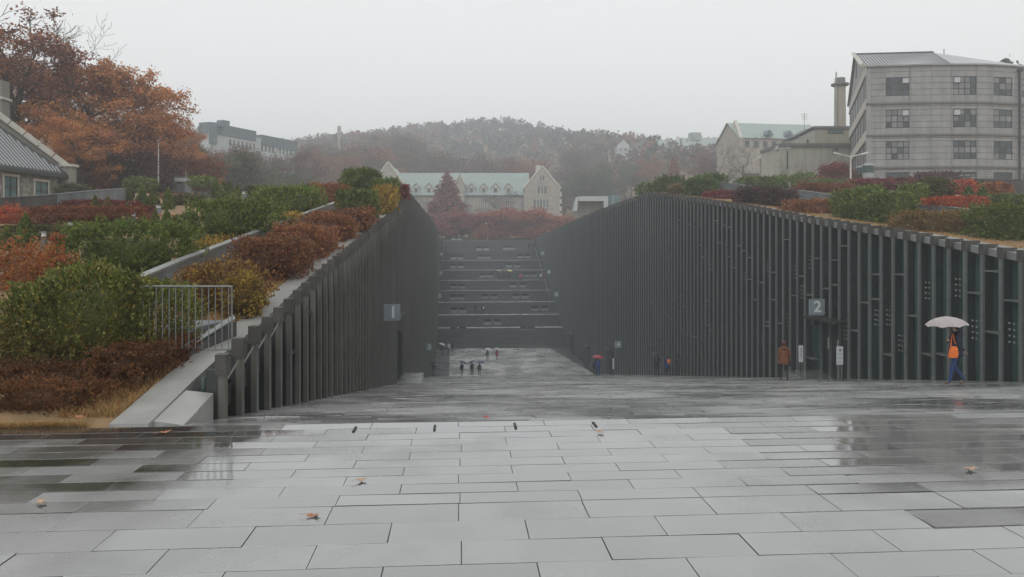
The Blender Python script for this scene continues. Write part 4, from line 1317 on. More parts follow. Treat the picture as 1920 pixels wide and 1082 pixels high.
# --- the stone office block on the right
def office():
    d0 = 85.0
    sc = d0 / F_PX
    zb = at(1624, 340, d0).z - 2.0
    c0 = at(1624, 400, d0)
    root = empty('stone_office_block', (c0.x, c0.y, zb))
    tag(root, 'four-storey grey stone office block with curved front and zinc roof at the right', 'building')
    # front as five straight facets of a shallow curve
    pxs = [1624, 1708, 1784, 1834, 1860, 1902, 1990]
    ds = [85, 84.3, 84.0, 84.0, 84.2, 84.8, 87.5]
    P = [at(p, 400, d) for p, d in zip(pxs, ds)]

    def Z(row): return CAM_H + (455 - row) * sc
    rows = [Z(r) for r in (126, 147, 181, 195.2, 207, 241, 254.5, 266, 300, 315, 324, 350)]   # roof line, then head, sill, string course per storey
    wins = {0: (1661, 1705), 2: (1787, 1831), 4: (1863, 1898), 5: (1916, 1950)}
    string = [Z(195.2), Z(254.5), Z(314.5)]
    winv = [(Z(181), Z(147)), (Z(241), Z(207)), (Z(300), Z(266)), (Z(336), Z(324))]
    # courses of cladding
    levels = [Z(126)]
    for (lo, hi), st in zip(winv, string + [None]):
        k = 2
        top = levels[-1]
        for q in range(1, k + 1):
            levels.append(top + (hi - top) * q / k)
        for q in range(1, 4):
            levels.append(hi + (lo - hi) * q / 3)
        if st is not None:
            levels.append(st)
    levels.append(zb)
    levels = sorted(set(round(v, 4) for v in levels), reverse=True)
    for i in range(len(P) - 1):
        W = Wall(P[i], P[i + 1], 0)
        W.box(MB(), -.0, W.L, zb, Z(126) - .05, -.5, -.1).build('wall', M['stone_course'], root)
        us = [0.0]
        wu = None
        if i in wins:
            f = (pxs[i + 1] - pxs[i])
            wu = (max(0.05, (wins[i][0] - pxs[i]) / f * W.L), min(W.L - .05, (wins[i][1] - pxs[i]) / f * W.L))
            us += list(wu)
        us.append(W.L)
        cuts = []
        for a, b in zip(us[:-1], us[1:]):
            isw = wu is not None and abs(a - wu[0]) < 1e-6
            n = 1 if isw else max(1, int(round((b - a) / 1.9)))
            for k in range(n):
                cuts.append((a + (b - a) * k / n, a + (b - a) * (k + 1) / n, isw))
        for top, bot in zip(levels[:-1], levels[1:]):
            midv = (top + bot) / 2
            for a, b, isw in cuts:
                if isw and any(lo - .01 < midv < hi + .01 for lo, hi in winv):
                    continue
                if bot < Z(338) - .2 and midv < Z(338):
                    continue
                W.box(MB(), a + .012, b - .012, bot + .02, top - .02, -.12, R.uniform(-.004, .012)).build('stone_panel', M['stone_pale'], root)
        for st in string:
            W.box(MB(), -.02, W.L + .02, st - .12, st + .1, -.1, .16).build('string_course', M['stone_course'], root)
        W.box(MB(), -.02, W.L + .02, Z(126) - .02, Z(126) + .14, -.4, .22).build('eaves_course', M['stone_pale'], root)
        if wu is not None:
            for k, (lo, hi) in enumerate(winv):
                window(W, wu[0], wu[1], lo, hi, 4 if wins[i][1] - wins[i][0] > 40 else 3, 3, root, 0.0, bar=.06)
                if k in (0, 1) and i in (0, 2):
                    W.box(MB(), wu[1] - .75 if i == 0 else wu[0] + .05, wu[1] - .15 if i == 0 else wu[0] + .65, hi - .7, hi - .15, -.03, .25).build('vent_box', M['plaster_white'], root)
    # downpipe
    W = Wall(P[5], P[6], 0)
    q = W.P(.6, 0, .2)
    MB().tube([(q[0], q[1], zb), (q[0], q[1], Z(135))], .12, 8).build('downpipe', M['frame'], root)
    MB().box(q[0] - .25, q[0] + .25, q[1] - .2, q[1] + .2, Z(135), Z(131)).build('rain_hopper', M['frame'], root)
    # gable side, running away from the front corner
    g1 = at(1593, 400, 109.5)
    S = Wall(g1, P[0], 0)
    ez = Z(126)
    S.box(MB(), 0, S.L - .02, zb, ez - .1, -.5, -.0).build('gable_wall', M['stone_pale'], root)
    m = S.L * .47
    rz_ = ez + (at(1612, 100, 97).z - ez)
    mb = MB()
    pts = [S.P(0, ez - .1, 0), S.P(S.L, ez - .1, 0), S.P(m, rz_, 0)]
    ptsb = [S.P(0, ez - .1, -.5), S.P(S.L, ez - .1, -.5), S.P(m, rz_, -.5)]
    mb.add(pts + ptsb, [(0, 1, 2), (5, 4, 3), (0, 2, 5, 3), (1, 4, 5, 2)])
    mb.build('gable', M['stone_pale'], root)
    S.box(MB(), m - .6, m + .6, ez + 1.6, ez + 3.4, .0, .04).build('gable_slit', M['dark'], root)
    for st in string + [ez - .4]:
        S.box(MB(), 0, S.L, st - .55, st + .55, .0, .09).build('gable_band', M['hall_trim'], root)
        S.box(MB(), 0, S.L, st - .8, st - .56, .0, .14).build('gable_cornice', M['stone_course'], root)
    for lo, hi in winv[:3]:
        for k in range(6):
            u = S.L * (.06 + .155 * k)
            S.box(MB(), u, u + S.L * .075, lo - .3, hi - .1, .0, .03).build('gable_window', M['frame'], root)
    # roof: front slope with standing seams, hip to the right, verge at the gable
    A = [Vector(S.P(S.L, ez + .14, .35)), Vector(P[1]), Vector(P[2])]
    ridge0 = Vector(S.P(m, rz_ + .1, .35))
    ridge1 = at(1750, 97, 97)
    ridge1.z = ridge0.z
    eave = [A[0]] + [Vector((p.x, p.y, ez + .16)) for p in P[1:]]
    hip = at(1885, 123, 100); hip.z = ez + .4
    mb = MB()
    mb.add([tuple(eave[0]), tuple(eave[1]), tuple(eave[2]), tuple(eave[3]), tuple(ridge1), tuple(ridge0)], [(0, 1, 4, 5), (1, 2, 4), (2, 3, 4)])
    mb.add([tuple(eave[3]), tuple(eave[4]), tuple(eave[5]), tuple(eave[6]), tuple(ridge1)], [(0, 1, 4), (1, 2, 4), (2, 3, 4)])
    back = [Vector(S.P(0, ez, .35)), at(1990, 110, 118)]
    back[1].z = ez
    mb.add([tuple(ridge0), tuple(ridge1), tuple(back[1]), tuple(back[0]), tuple(eave[6])], [(0, 1, 2, 3), (1, 4, 2)])
    roof = mb.build('roof', M['roof_grey'], root)
    for k in range(26):
        f = (k + .5) / 26
        e = eave[0].lerp(eave[2], f); r = ridge0.lerp(ridge1, f)
        MB().tube([e + Vector((0, 0, .05)), r + Vector((0, 0, .05))], .055, 4).build('roof_seam', M['roof_dark'], roof)
    MB().tube([eave[0] + Vector((0, 0, .1)), ridge0 + Vector((0, 0, .1))], .3, 4).build('verge', M['hall_trim'], roof)
    MB().tube([ridge0 + Vector((0, 0, .05)), ridge1 + Vector((0, 0, .05))], .14, 5).build('ridge_cap', M['roof_dark'], roof)
    p = at(1770, 97, 99)
    MB().tube([(p.x, p.y, ridge1.z - 1), (p.x, p.y, ridge1.z + 1.0)], .05, 5).build('lightning_rod', M['frame'], roof)


office()


# --- low pale building with porch, upper block
def low_building():
    d = 108.0

    def Q(px, py): return at(px, py, d)
    zb = Q(1500, 348).z - 1
    root = empty('pale_low_building', tuple(Vector((Q(1520, 300).x, Q(1520, 300).y, zb))))
    tag(root, 'low pale plastered building with flat roof left of the stone office block', 'building')
    W = Wall(Q(1462, 300), Q(1600, 300), 0)
    top = Q(1500, 275).z
    W.box(MB(), 0, W.L, zb, top, -8, 0).build('wall', M['plaster'], root)
    W.box(MB(), -.2, W.L, top, top + .45, -8, .3).build('roof_edge', M['stone_course'], root)
    window(W, (1561 - 1462) / 138 * W.L, (1571 - 1462) / 138 * W.L, Q(0, 289).z, Q(0, 279).z, 1, 1, root, .13)
    # sloping stair cheek in front
    mb = MB()
    a, b = W.P((1512 - 1462) / 138 * W.L, 0, 2), W.P((1568 - 1462) / 138 * W.L, 0, 2)
    a2, b2 = W.P((1512 - 1462) / 138 * W.L, 0, 1.6), W.P((1568 - 1462) / 138 * W.L, 0, 1.6)
    lo, hi = Q(0, 334).z, Q(0, 292).z
    mb.hexa([(a[0], a[1], lo - 1.6), (b[0], b[1], hi - 2.6), (b2[0], b2[1], hi - 2.6), (a2[0], a2[1], lo - 1.6), (a[0], a[1], lo), (b[0], b[1], hi), (b2[0], b2[1], hi), (a2[0], a2[1], lo)])
    mb.build('stair_cheek', M['plaster'], root)
    # porch on the left, receding
    P2 = at(1425, 300, 122)
    V = Wall(P2, Q(1462, 300), 0)
    t0, t1 = at(1425, 296, 122).z, top
    V.box(MB(), 0, V.L - .05, zb, t0 - 3.2, -.3, 0).build('porch_wall', M['plaster'], root)
    V.box(MB(), .2, V.L - .1, t0 - 3.2, t1 - .6, -1.2, -1.0).build('porch_glazing', M['frame'], root)
    for k in range(4):
        u = V.L * (.03 + .3 * k)
        V.box(MB(), u, u + .35, zb, t1 - .3, -.2, .12).build('porch_column', M['plaster'], root)
    V.box(MB(), -.3, V.L, t1 - .35, t1 + .15, -1.5, .35).build('porch_roof', M['plaster_white'], root)
    # upper block
    U = Wall(at(1497, 300, 116), at(1600, 300, 116), 0)
    ut, ub = at(0, 241, 116).z, at(0, 276, 116).z
    u1 = (1528 - 1497) / 103 * U.L
    mb = MB()
    U.box(mb, u1, U.L, ub - 2, ut, -6, 0)
    mb.build('upper_block', M['plaster_tan'], root)
    mb = MB()
    zl = at(0, 257, 116).z
    mb.hexa([U.P(0, ub - 2, 0), U.P(u1, ub - 2, 0), U.P(u1, ub - 2, -6), U.P(0, ub - 2, -6), U.P(0, zl, 0), U.P(u1, ut - .05, 0), U.P(u1, ut - .05, -6), U.P(0, zl, -6)])
    mb.build('upper_lean_to', M['plaster'], root)
    U.box(MB(), u1 - .2, U.L, ut, ut + .35, -6, .25).build('upper_roof_edge', M['stone_course'], root)
    mb = MB()
    mb.hexa([U.P(-.3, zl, .25), U.P(u1 - .2, ut, .25), U.P(u1 - .2, ut, -6), U.P(-.3, zl, -6), U.P(-.3, zl + .3, .25), U.P(u1 - .2, ut + .3, .25), U.P(u1 - .2, ut + .3, -6), U.P(-.3, zl + .3, -6)])
    mb.build('lean_to_roof', M['roof_dark'], root)
    window(U, (1553 - 1497) / 103 * U.L, (1581 - 1497) / 103 * U.L, at(0, 250, 116).z, at(0, 244, 116).z, 3, 1, root, .13, pane='teal_glass')
    U.box(MB(), (1513 - 1497) / 103 * U.L, (1516 - 1497) / 103 * U.L, at(0, 269, 116).z, at(0, 261, 116).z, 0, .04).build('slit_window', M['frame'], root)


low_building()


def chimney():
    d = 122.0
    b = at(1575, 262, d)
    root = empty('chimney_stack', (b.x, b.y, b.z - 6))
    tag(root, 'tall grey concrete chimney stack with a dark collar behind the pale building', 'chimney')
    z0 = b.z - 6
    zt, zc = at(0, 150, d).z, at(0, 160, d).z
    w = .85
    MB().lathe([(w * 1.15, 0), (w, zc - z0)], 16, (b.x, b.y, z0)).build('shaft', M['plaster_tan'], root)
    MB().lathe([(w * 1.05, 0), (w * 1.65, .25), (w * 1.65, .5), (w * 1.0, .55)], 16, (b.x, b.y, zc - .25)).build('collar', M['stone_course'], root)
    MB().lathe([(w * .95, 0), (w * .95, zt - zc)], 16, (b.x, b.y, zc + .3)).build('crown', M['stone_course'], root)
    MB().tube([(b.x - .9, b.y - .5, z0 + 2), (b.x - .9, b.y - .5, zt + 1.2)], .12, 6).build('pipe', M['plaster'], root)
    mb = MB()
    for k in range(24):
        mb.box(b.x - 1.1, b.x - .7, b.y - .75, b.y - .72, z0 + 3 + k * .4, z0 + 3.05 + k * .4)
    tag(mb.build('ladder_rungs', M['stone_course'], root), kind='stuff')


chimney()


def gable_house(name, label, cat, W, depth, wall_h, ridge_h, wallm, roofm, root=None, over=.4, ridge_along=True):
    """walls with a pitched roof; W is the front, ridge along W or across it"""
    o = W.P(0, 0)
    root = root or tag(empty(name, (o[0], o[1], W.z0)), label, cat)
    W.box(MB(), 0, W.L, -3, wall_h, -depth, 0).build('wall', wallm, root)
    mb = MB()
    if ridge_along:
        a = [W.P(-over, wall_h - .1, over), W.P(W.L + over, wall_h - .1, over), W.P(W.L + over, ridge_h, -depth / 2), W.P(-over, ridge_h, -depth / 2), W.P(W.L + over, wall_h - .1, -depth - over), W.P(-over, wall_h - .1, -depth - over)]
        mb.add(a, [(0, 1, 2, 3), (3, 2, 4, 5)])
        g = MB()
        for u in (.02, W.L - .32):
            g.add([W.P(u, wall_h - .05, -.02), W.P(u, wall_h - .05, -depth + .02), W.P(u, ridge_h - .2, -depth / 2), W.P(u + .3, wall_h - .05, -.02), W.P(u + .3, wall_h - .05, -depth + .02), W.P(u + .3, ridge_h - .2, -depth / 2)],
                  [(0, 1, 2), (5, 4, 3), (0, 3, 4, 1), (1, 4, 5, 2), (2, 5, 3, 0)])
        g.build('gable_ends', wallm, root)
    else:
        m = W.L / 2
        a = [W.P(-over, wall_h - .1, -.2), W.P(m, ridge_h, -.2), W.P(m, ridge_h, -depth), W.P(-over, wall_h - .1, -depth), W.P(W.L + over, wall_h - .1, -.2), W.P(W.L + over, wall_h - .1, -depth)]
        mb.add(a, [(0, 1, 2, 3), (1, 4, 5, 2)])
        MB().add([W.P(0, wall_h - .05, .02), W.P(W.L, wall_h - .05, .02), W.P(m, ridge_h + .25, .02), W.P(0, wall_h - .05, -.4), W.P(W.L, wall_h - .05, -.4), W.P(m, ridge_h + .25, -.4)],
                 [(0, 1, 2), (5, 4, 3), (0, 3, 4, 1), (1, 4, 5, 2), (2, 5, 3, 0)]).build('gable', wallm, root)
    mb.build('roof', roofm, root)
    return root


# --- the hall at the head of the stair
def hall():
    d = 215.0
    k = d / F_PX
    zb = at(0, 436, d).z

    def Zr(r): return at(0, r, d).z - zb
    a, b = at(748, 400, d), at(990, 400, d)
    W = Wall(a, b, zb)
    root = gable_house('stone_hall', 'long stone hall with pale green roof, dormers and end gables above the staircase', 'building', W, 11, Zr(366), Zr(321), M['hall_stone'], M['roof_green'])

    def u(px): return (px - 748) * k
    for i in range(34):
        uu = u(752 + i * 7)
        MB().tube([W.P(uu, Zr(366), .42), W.P(uu, Zr(321) + .04, -5.5)], .05, 3).build('roof_seam', M['roof_green'], root)
    W.box(MB(), -.3, W.L + .3, Zr(368), Zr(366) - .05, 0, .5).build('eaves_gutter', M['roof_dark'], root)
    # dormers
    for px in (758, 780, 804, 884, 907, 929, 953):
        w = 8 * k
        uu = u(px)
        D = W
        v0, v1, v2 = Zr(364), Zr(352), Zr(343)
        dm = MB()
        D.box(dm, uu - w * .8, uu + w * .8, v0, v1, -4, -.4)
        dm = dm.build('dormer', M['hall_trim'], root)
        mb = MB()
        mb.add([D.P(uu - w, v1, -.2), D.P(uu, v2, -.2), D.P(uu + w, v1, -.2), D.P(uu - w, v1, -6), D.P(uu, v2, -6), D.P(uu + w, v1, -6)], [(0, 1, 4, 3), (1, 2, 5, 4)])
        mb.build('dormer_roof', M['roof_green'], dm)
        MB().add([D.P(uu - w * .8, v1, -.38), D.P(uu + w * .8, v1, -.38), D.P(uu, v2 - .2, -.38)], [(0, 1, 2)]).build('dormer_gable', M['hall_trim'], dm)
        D.box(MB(), uu - w * .4, uu + w * .4, v0 + .4, v1 - .1, -.39, -.34).build('dormer_window', M['pane_far'], dm)
    # ground floor windows
    for px, n in ((775, 4), (800, 4), (872, 4), (905, 4), (932, 5), (957, 5), (979, 2)):
        w = n * 1.7 * k / 1
        window(W, u(px) - w, u(px) + w, Zr(394), Zr(376), n, 1, root, .14, frame='hall_trim', pane='pane_far', bar=.12)
        window(W, u(px) - w, u(px) + w, Zr(424), Zr(406), n, 1, root, .14, frame='hall_trim', pane='pane_far', bar=.12)
    # end gables
    for (p0, p1, apex, e, lbl) in ((983, 1050, 315, 352, 'r'), (694, 762, 307, 352, 'l'), (853, 871, 328, 345, 'c')):
        dd = d - (6 if lbl != 'c' else 2)
        V = Wall(at(p0, 400, dd), at(p1, 400, dd), zb)
        kk = dd / F_PX

        def Zg(r): return at(0, r, dd).z - zb
        sub = gable_house('x', '', '', V, 16 if lbl != 'c' else 4, Zg(e), Zg(apex), M['hall_stone'], M['roof_green'], root, .3, False)
        m = V.L / 2
        for s_ in (-1, 1):                                       # pale coping on the gable slopes
            MB().tube([V.P(m + s_ * (m + .2), Zg(e) - .2, .05), V.P(m, Zg(apex) + .5, .05)], .28, 4).build('gable_coping', M['hall_trim'], root)
        if lbl != 'c':
            window(V, m - .7, m + .7, Zg(339), Zg(328), 2, 1, root, .2, frame='hall_trim', pane='pane_far', bar=.1)
            window(V, m - 1.35, m + 1.35, Zg(364), Zg(348), 3, 1, root, .16, frame='hall_trim', pane='pane_far', bar=.12)
            window(V, m - 2.5, m + 1.9, Zg(390), Zg(373), 5, 1, root, .16, frame='hall_trim', pane='pane_far', bar=.12)
            window(V, m - 2.2, m + .3, Zg(416), Zg(401), 3, 1, root, .16, frame='hall_trim', pane='pane_far', bar=.12)
            for q in range(int((Zg(e) - 1.2) / 2) + 1):
                V.box(MB(), V.L - .1, V.L + .5, q * 2.0, q * 2.0 + 1.2, -.9, .1).build('quoin', M['hall_trim'], root)
    for px, t in ((1008, 308), (1015, 311)):
        p = at(px, 320, d + 3)
        MB().box(p.x - .6, p.x + .6, p.y - .6, p.y + .6, zb + Zr(330), zb + Zr(t)).build('chimney', M['hall_trim'], root)


hall()


# --- far white building on the left slope
def white_block():
    A, B, C_ = at(355, 300, 186), at(394, 300, 170), at(552, 300, 198)
    zt = at(394, 241, 170).z
    zb = at(394, 350, 170).z
    root = empty('white_block', (B.x, B.y, zb))
    tag(root, 'far white four-storey building with blue-grey roof band on the left slope', 'building')
    W = Wall(B, C_, 0)
    S = Wall(A, B, 0)
    MB().add([W.P(0, zb, 0), W.P(W.L, zb, 0), W.P(W.L, zb, -14), W.P(0, zb, -14), W.P(0, zt, 0), W.P(W.L, zt, 0), W.P(W.L, zt, -14), W.P(0, zt, -14)], [(3, 2, 1, 0), (4, 5, 6, 7), (0, 1, 5, 4), (1, 2, 6, 5), (2, 3, 7, 6), (3, 0, 4, 7)]).build('wall', M['plaster_white'], root)
    h = zt - zb
    pk = at(372, 233, 178).z
    MB().add([S.P(0, zb, 0), S.P(S.L, zb, 0), S.P(S.L, zt, 0), S.P(S.L * .5, pk, 0), S.P(0, zt, 0), S.P(0, zb, -.4), S.P(S.L, zb, -.4), S.P(S.L, zt, -.4), S.P(S.L * .5, pk, -.4), S.P(0, zt, -.4)],
             [(0, 1, 2, 3, 4), (9, 8, 7, 6, 5), (2, 7, 8, 3), (3, 8, 9, 4), (4, 9, 5, 0)]).build('gable_wall', M['plaster_white'], root)
    uR = (479 - 394) / (552 - 394) * W.L * .93
    ft = at(392, 229, 170).z
    W.box(MB(), -.3, uR, zt - 1.0, ft, -3, .25).build('roof_band', M['fin_blue'], root)
    S.box(MB(), S.L * .42, S.L + .2, ft - .8, ft, -3, .2).build('roof_band_return', M['fin_blue'], root)
    S.box(MB(), S.L * .40, S.L * .48, zt - .5, ft, -.8, .2).build('roof_band_post', M['fin_blue'], root)
    S.box(MB(), S.L * .74, S.L + .25, zt - 3.4, ft - .8, -1.5, .22).build('corner_panel', M['fin_blue'], root)
    W.box(MB(), uR + 2, W.L + 1, zt - 1.6, zt + .9, -3, .3).build('second_roof_band', M['fin_blue'], root)
    W.box(MB(), uR * .42, uR * .56, ft, ft + 1.6, -4, -2).build('roof_tank', M['fin_blue'], root)
    for row in range(4):
        v1 = zt - 1.7 - row * 2.75
        for i in range(17):
            u0 = W.L * (.20 + .046 * i)
            if i in (7, 12):
                continue
            f = W.box(MB(), u0, u0 + W.L * .02, v1 - 1.5, v1, 0, .04).build('window', M['pane_far'], root)
    p = S.P(S.L * .45, 0, 8)
    S.box(MB(), -4, S.L * .9, zb, zt - 6, 0.2, 7).build('side_annex', M['plaster'], root)
    S.box(MB(), -2, S.L * .5, zt - 5.9, zt - 5.3, 0.2, 7.4).build('annex_roof', M['plaster_white'], root)


white_block()


# --- green-roofed building on the right slope and far villas
def green_roofed():
    d = 172.0
    zb = at(0, 300, d).z
    W = Wall(at(1388, 300, d), at(1545, 300, d + 3), zb)
    root = gable_house('green_roofed_building', 'large building with pale green roof and dormers behind the pale low building', 'building', W, 13, at(0, 258, d).z - zb, at(0, 222, d).z - zb, M['hall_stone'], M['roof_green'])
    V = Wall(at(1368, 300, d + 9), at(1390, 300, d - .3), zb)
    m = V.L / 2
    wh, rh = at(0, 258, d).z - zb, at(0, 219, d).z - zb
    V.box(MB(), 0, V.L, -6, wh, -.5, .3).build('end_wall', M['hall_stone'], root)
    MB().add([V.P(0, wh, .3), V.P(V.L, wh, .3), V.P(m, rh, .3), V.P(0, wh, -.4), V.P(V.L, wh, -.4), V.P(m, rh, -.4)], [(0, 1, 2), (5, 4, 3), (0, 3, 4, 1), (1, 4, 5, 2), (2, 5, 3, 0)]).build('end_gable', M['hall_trim'], root)
    for px in (1441, 1479, 1512):
        uu = (px - 1388) / 157 * W.L
        v0, v1 = at(0, 253, d).z - zb, at(0, 242, d).z - zb
        MB().add([W.P(uu - 1.1, v0, .35), W.P(uu + 1.1, v0, .35), W.P(uu, v1, .35), W.P(uu, v1, -4)], [(0, 1, 2), (0, 2, 3), (1, 3, 2)]).build('dormer', M['fin_blue'], root)
    for i in range(8):
        window(W, 1.2 + i * 2.2, 2.2 + i * 2.2, at(0, 276, d).z - zb, at(0, 264, d).z - zb, 1, 2, root, .13, pane='pane_far')


green_roofed()
for i, (px0, px1, rt, re, d, lb) in enumerate(((1158, 1180, 263, 272, 318, 'far white villa gable in the haze, leftmost of the hillside roofs'), (1178, 1212, 265, 277, 320, 'far dark blue-roofed villa in the haze on the right hillside'), (1238, 1278, 260, 275, 312, 'far pale green roof in the haze, next to the tower-topped one'), (1283, 1345, 256, 273, 305, 'far pale green roof with a square roof tower in the haze'))):
    zb = at(0, re + 14, d).z
    W = Wall(at(px0, 300, d), at(px1, 300, d), zb)
    rm = M['roof_dark'] if i == 1 else M['roof_green']
    r = gable_house('hillside_villa', lb, 'house', W, 8, at(0, re, d).z - zb, at(0, rt, d).z - zb, M['plaster_white'], rm, ridge_along=(i != 0))
    for k in range(max(2, int(W.L / 2.4))):
        W.box(MB(), .8 + k * 2.2, 1.7 + k * 2.2, .6, 1.9, .0, .05).build('window', M['pane_far'], r)
    if i == 3:
        W.box(MB(), W.L * .22, W.L * .55, at(0, 262, d).z - zb, at(0, 247, d).z - zb, -6, -2).build('roof_tower', M['roof_green'], r)


# --- white canopy with glass box at the far right edge of the valley
def canopy():
    d = 120.0
    p0, p1 = at(1078, 371, d), at(1140, 371, d)
    root = empty('entrance_canopy', (p1.x, p1.y, at(0, 396, d).z))
    tag(root, 'small white angular canopy with a glass box above the right wing', 'canopy')
    W = Wall(p0, p1, 0)
    z1, z2, zb = at(0, 368, d).z, at(0, 377, d).z, at(0, 400, d).z - 2
    W.box(MB(), .6, W.L - .7, z2, z1, -3, 0).build('canopy_slab', M['plaster_white'], root)
    MB().hexa([W.P(-.2, z2 - 1.6, 0), W.P(.35, z2 - 1.6, 0), W.P(.35, z2 - 1.6, -3), W.P(-.2, z2 - 1.6, -3), W.P(.3, z1 - .1, 0), W.P(.58, z1 - .02, 0), W.P(.58, z1 - .02, -3), W.P(.3, z1 - .1, -3)]).build('canopy_leg', M['plaster_white'], root)
    W.box(MB(), W.L - .68, W.L, zb, z1, -3, 0).build('canopy_wall', M['plaster_white'], root)
    W.box(MB(), .6, W.L - .7, zb, z2 - .02, -2.9, -2.7).build('canopy_back', M['plaster'], root)
    G_ = W.box(MB(), W.L + .05, W.L + 1.8, zb, z1 + .2, -2.5, -.3).build('glass_box', M['teal_glass'], root)
    W.box(MB(), W.L + .8, W.L + .86, zb, z1 + .22, -.3, -.26).build('glass_box_mullion', M['white_line'], G_)


canopy()


# --- stone house at the left edge
def stone_house():
    A, B = at(-70, 340, 44), at(112, 340, 52)
    zb = at(0, 378, 48).z - .5
    root = empty('stone_house', (B.x, B.y, zb))
    tag(root, 'low pale stone house with ribbed dark roof and chimney at the left edge', 'house')
    W = Wall(A, B, 0)
    ze = at(112, 324, 52).z
    W.box(MB(), 0, W.L, zb, ze, -8, -.06).build('wall', M['house_mortar'], root)
    def uw(px):
        lo, hi = 0, W.L
        for _ in range(40):
            m = (lo + hi) / 2; p = W.P(m, 0)
            dd = p[0] * SN + p[1] * CS
            if 960 + F_PX * (p[0] * CS - p[1] * SN) / dd < px: lo = m
            else: hi = m
        return lo
    wins = [(uw(8), uw(33)), (uw(66), uw(90))]
    d1 = 48.5
    wv = (at(0, 373, d1).z, at(0, 333, d1).z)
    wins = [(a, b, wv[0], wv[1] - (.0 if i == 0 else .12)) for i, (a, b) in enumerate(wins)]
    # rubble facing stones
    rng = random.Random(5)
    v = zb + .2
    while v < ze - .3:
        h = rng.uniform(.24, .36)
        u = 0.0
        while u < W.L - .1:
            w = rng.uniform(.3, .7)
            u2 = min(u + w, W.L)
            if not any(u2 > a - .12 and u < b + .12 and v + h > c - .1 and v < dd + .16 for a, b, c, dd in wins):
                j = [rng.uniform(-.03, .03) for _ in range(4)]
                o = rng.uniform(-.02, .03)
                MB().hexa([W.P(u + .02, v + .02 + j[0], o), W.P(u2 - .02, v + .02 + j[1], o), W.P(u2 - .02, v + .02 + j[1], -.08), W.P(u + .02, v + .02 + j[0], -.08),
                           W.P(u + .03, v + h - .02 + j[2], o), W.P(u2 - .03, v + h - .02 + j[3], o), W.P(u2 - .03, v + h - .02 + j[3], -.08), W.P(u + .03, v + h - .02 + j[2], -.08)]).build('wall_stone', M['house_stone'], root)
            u = u2
        v += h
    for a, b, c, dd in wins:
        f = window(W, a, b, c, dd, 2, 2, root, .0, pane='teal_glass', bar=.06)
        W.box(MB(), a - .12, a, c, dd, -.12, .02).build('window_jamb', M['hall_trim'], f)
        W.box(MB(), b, b + .12, c, dd, -.12, .02).build('window_jamb', M['hall_trim'], f)
        W.box(MB(), a - .2, b + .2, dd, dd + .16, -.12, .03).build('window_lintel', M['hall_trim'], f)
    # roof: slope rising from the eaves, away from us
    rg = at(-5, 205, 56).z
    rh = rg - ze
    dep = 4.6
    mb = MB().add([W.P(-1, ze - .1, .5), W.P(W.L + .3, ze - .1, .5), W.P(W.L + .3 - 4.6, ze + rh, -dep), W.P(-1, ze + rh, -dep)], [(0, 1, 2, 3)])
    mb.add([W.P(-1, ze - .22, .5), W.P(W.L + .3, ze - .22, .5), W.P(W.L + .3, ze - .1, .5), W.P(-1, ze - .1, .5)], [(0, 1, 2, 3)])
    roof = mb.build('roof', M['roof_dark'], root)
    n = 26
    for k in range(n):
        u0 = -.8 + (W.L + .4) * k / n
        top_f = min(1.0, max(.06, (W.L - .7 - u0) / 4.6 if u0 > W.L - 5.3 else 1.0))
        e, t = Vector(W.P(u0, ze - .04, .48)), Vector(W.P(u0, ze + rh * top_f + .05, .5 - (dep + .5) * top_f))
        f = Vector(W.P(u0 + .16, ze - .04, .48)); g = Vector(W.P(u0 + .16, ze + rh * top_f + .05, .5 - (dep + .5) * top_f))
        up = Vector((0, 0, .07))
        MB().hexa([e, f, g, t, e + up, f + up, g + up, t + up]).build('roof_rib', M['roof_grey'], roof)
    # raked parapet at the right with coping stones, kneeler
    a0, a1 = Vector(W.P(W.L + .35, ze + .5, .3)), Vector(W.P(W.L + .35 - 4.6, ze + rh + .8, -dep))
    for k in range(8):
        p, q = a0.lerp(a1, k / 8 + .004), a0.lerp(a1, (k + 1) / 8 - .004)
        MB().tube([p, q], .26, 4).build('verge_coping', M['hall_trim'], root)
    mb = MB()
    low = Vector((0, 0, 1.1))
    n3 = Vector((W.t.x, W.t.y, 0)) * .3
    mb.hexa([a0 - low, a0 - low + n3, a1 - low + n3, a1 - low, a0 - Vector((0, 0, .15)), a0 - Vector((0, 0, .15)) + n3, a1 - Vector((0, 0, .15)) + n3, a1 - Vector((0, 0, .15))])
    mb.build('verge_wall', M['house_stone'], root)
    p = W.P(W.L + .45, 0, .35)
    MB().box(p[0] - .35, p[0] + .35, p[1] - .3, p[1] + .3, zb, ze + .45).build('corner_pier', M['house_stone'], root)
    MB().box(p[0] - .48, p[0] + .48, p[1] - .42, p[1] + .42, ze + .45, ze + .62).build('kneeler_cap', M['hall_trim'], root)
    MB().tube([W.P(W.L - .2, zb, .15), W.P(W.L - .2, ze - .3, .15)], .07, 6).build('downpipe', M['frame'], root)
    W.box(MB(), -1, W.L + .2, ze - .38, ze - .2, .3, .52).build('gutter', M['frame'], root)
    c = at(2, 180, 55)
    MB().box(c.x - 1.2, c.x + .32, c.y - .5, c.y + .5, rg - 3, at(0, 152, 55).z).build('chimney', M['house_stone'], root)
    MB().box(c.x - 1.3, c.x + .45, c.y - .6, c.y + .6, at(0, 188, 55).z, at(0, 184, 55).z).build('chimney_band', M['hall_trim'], root)


stone_house()


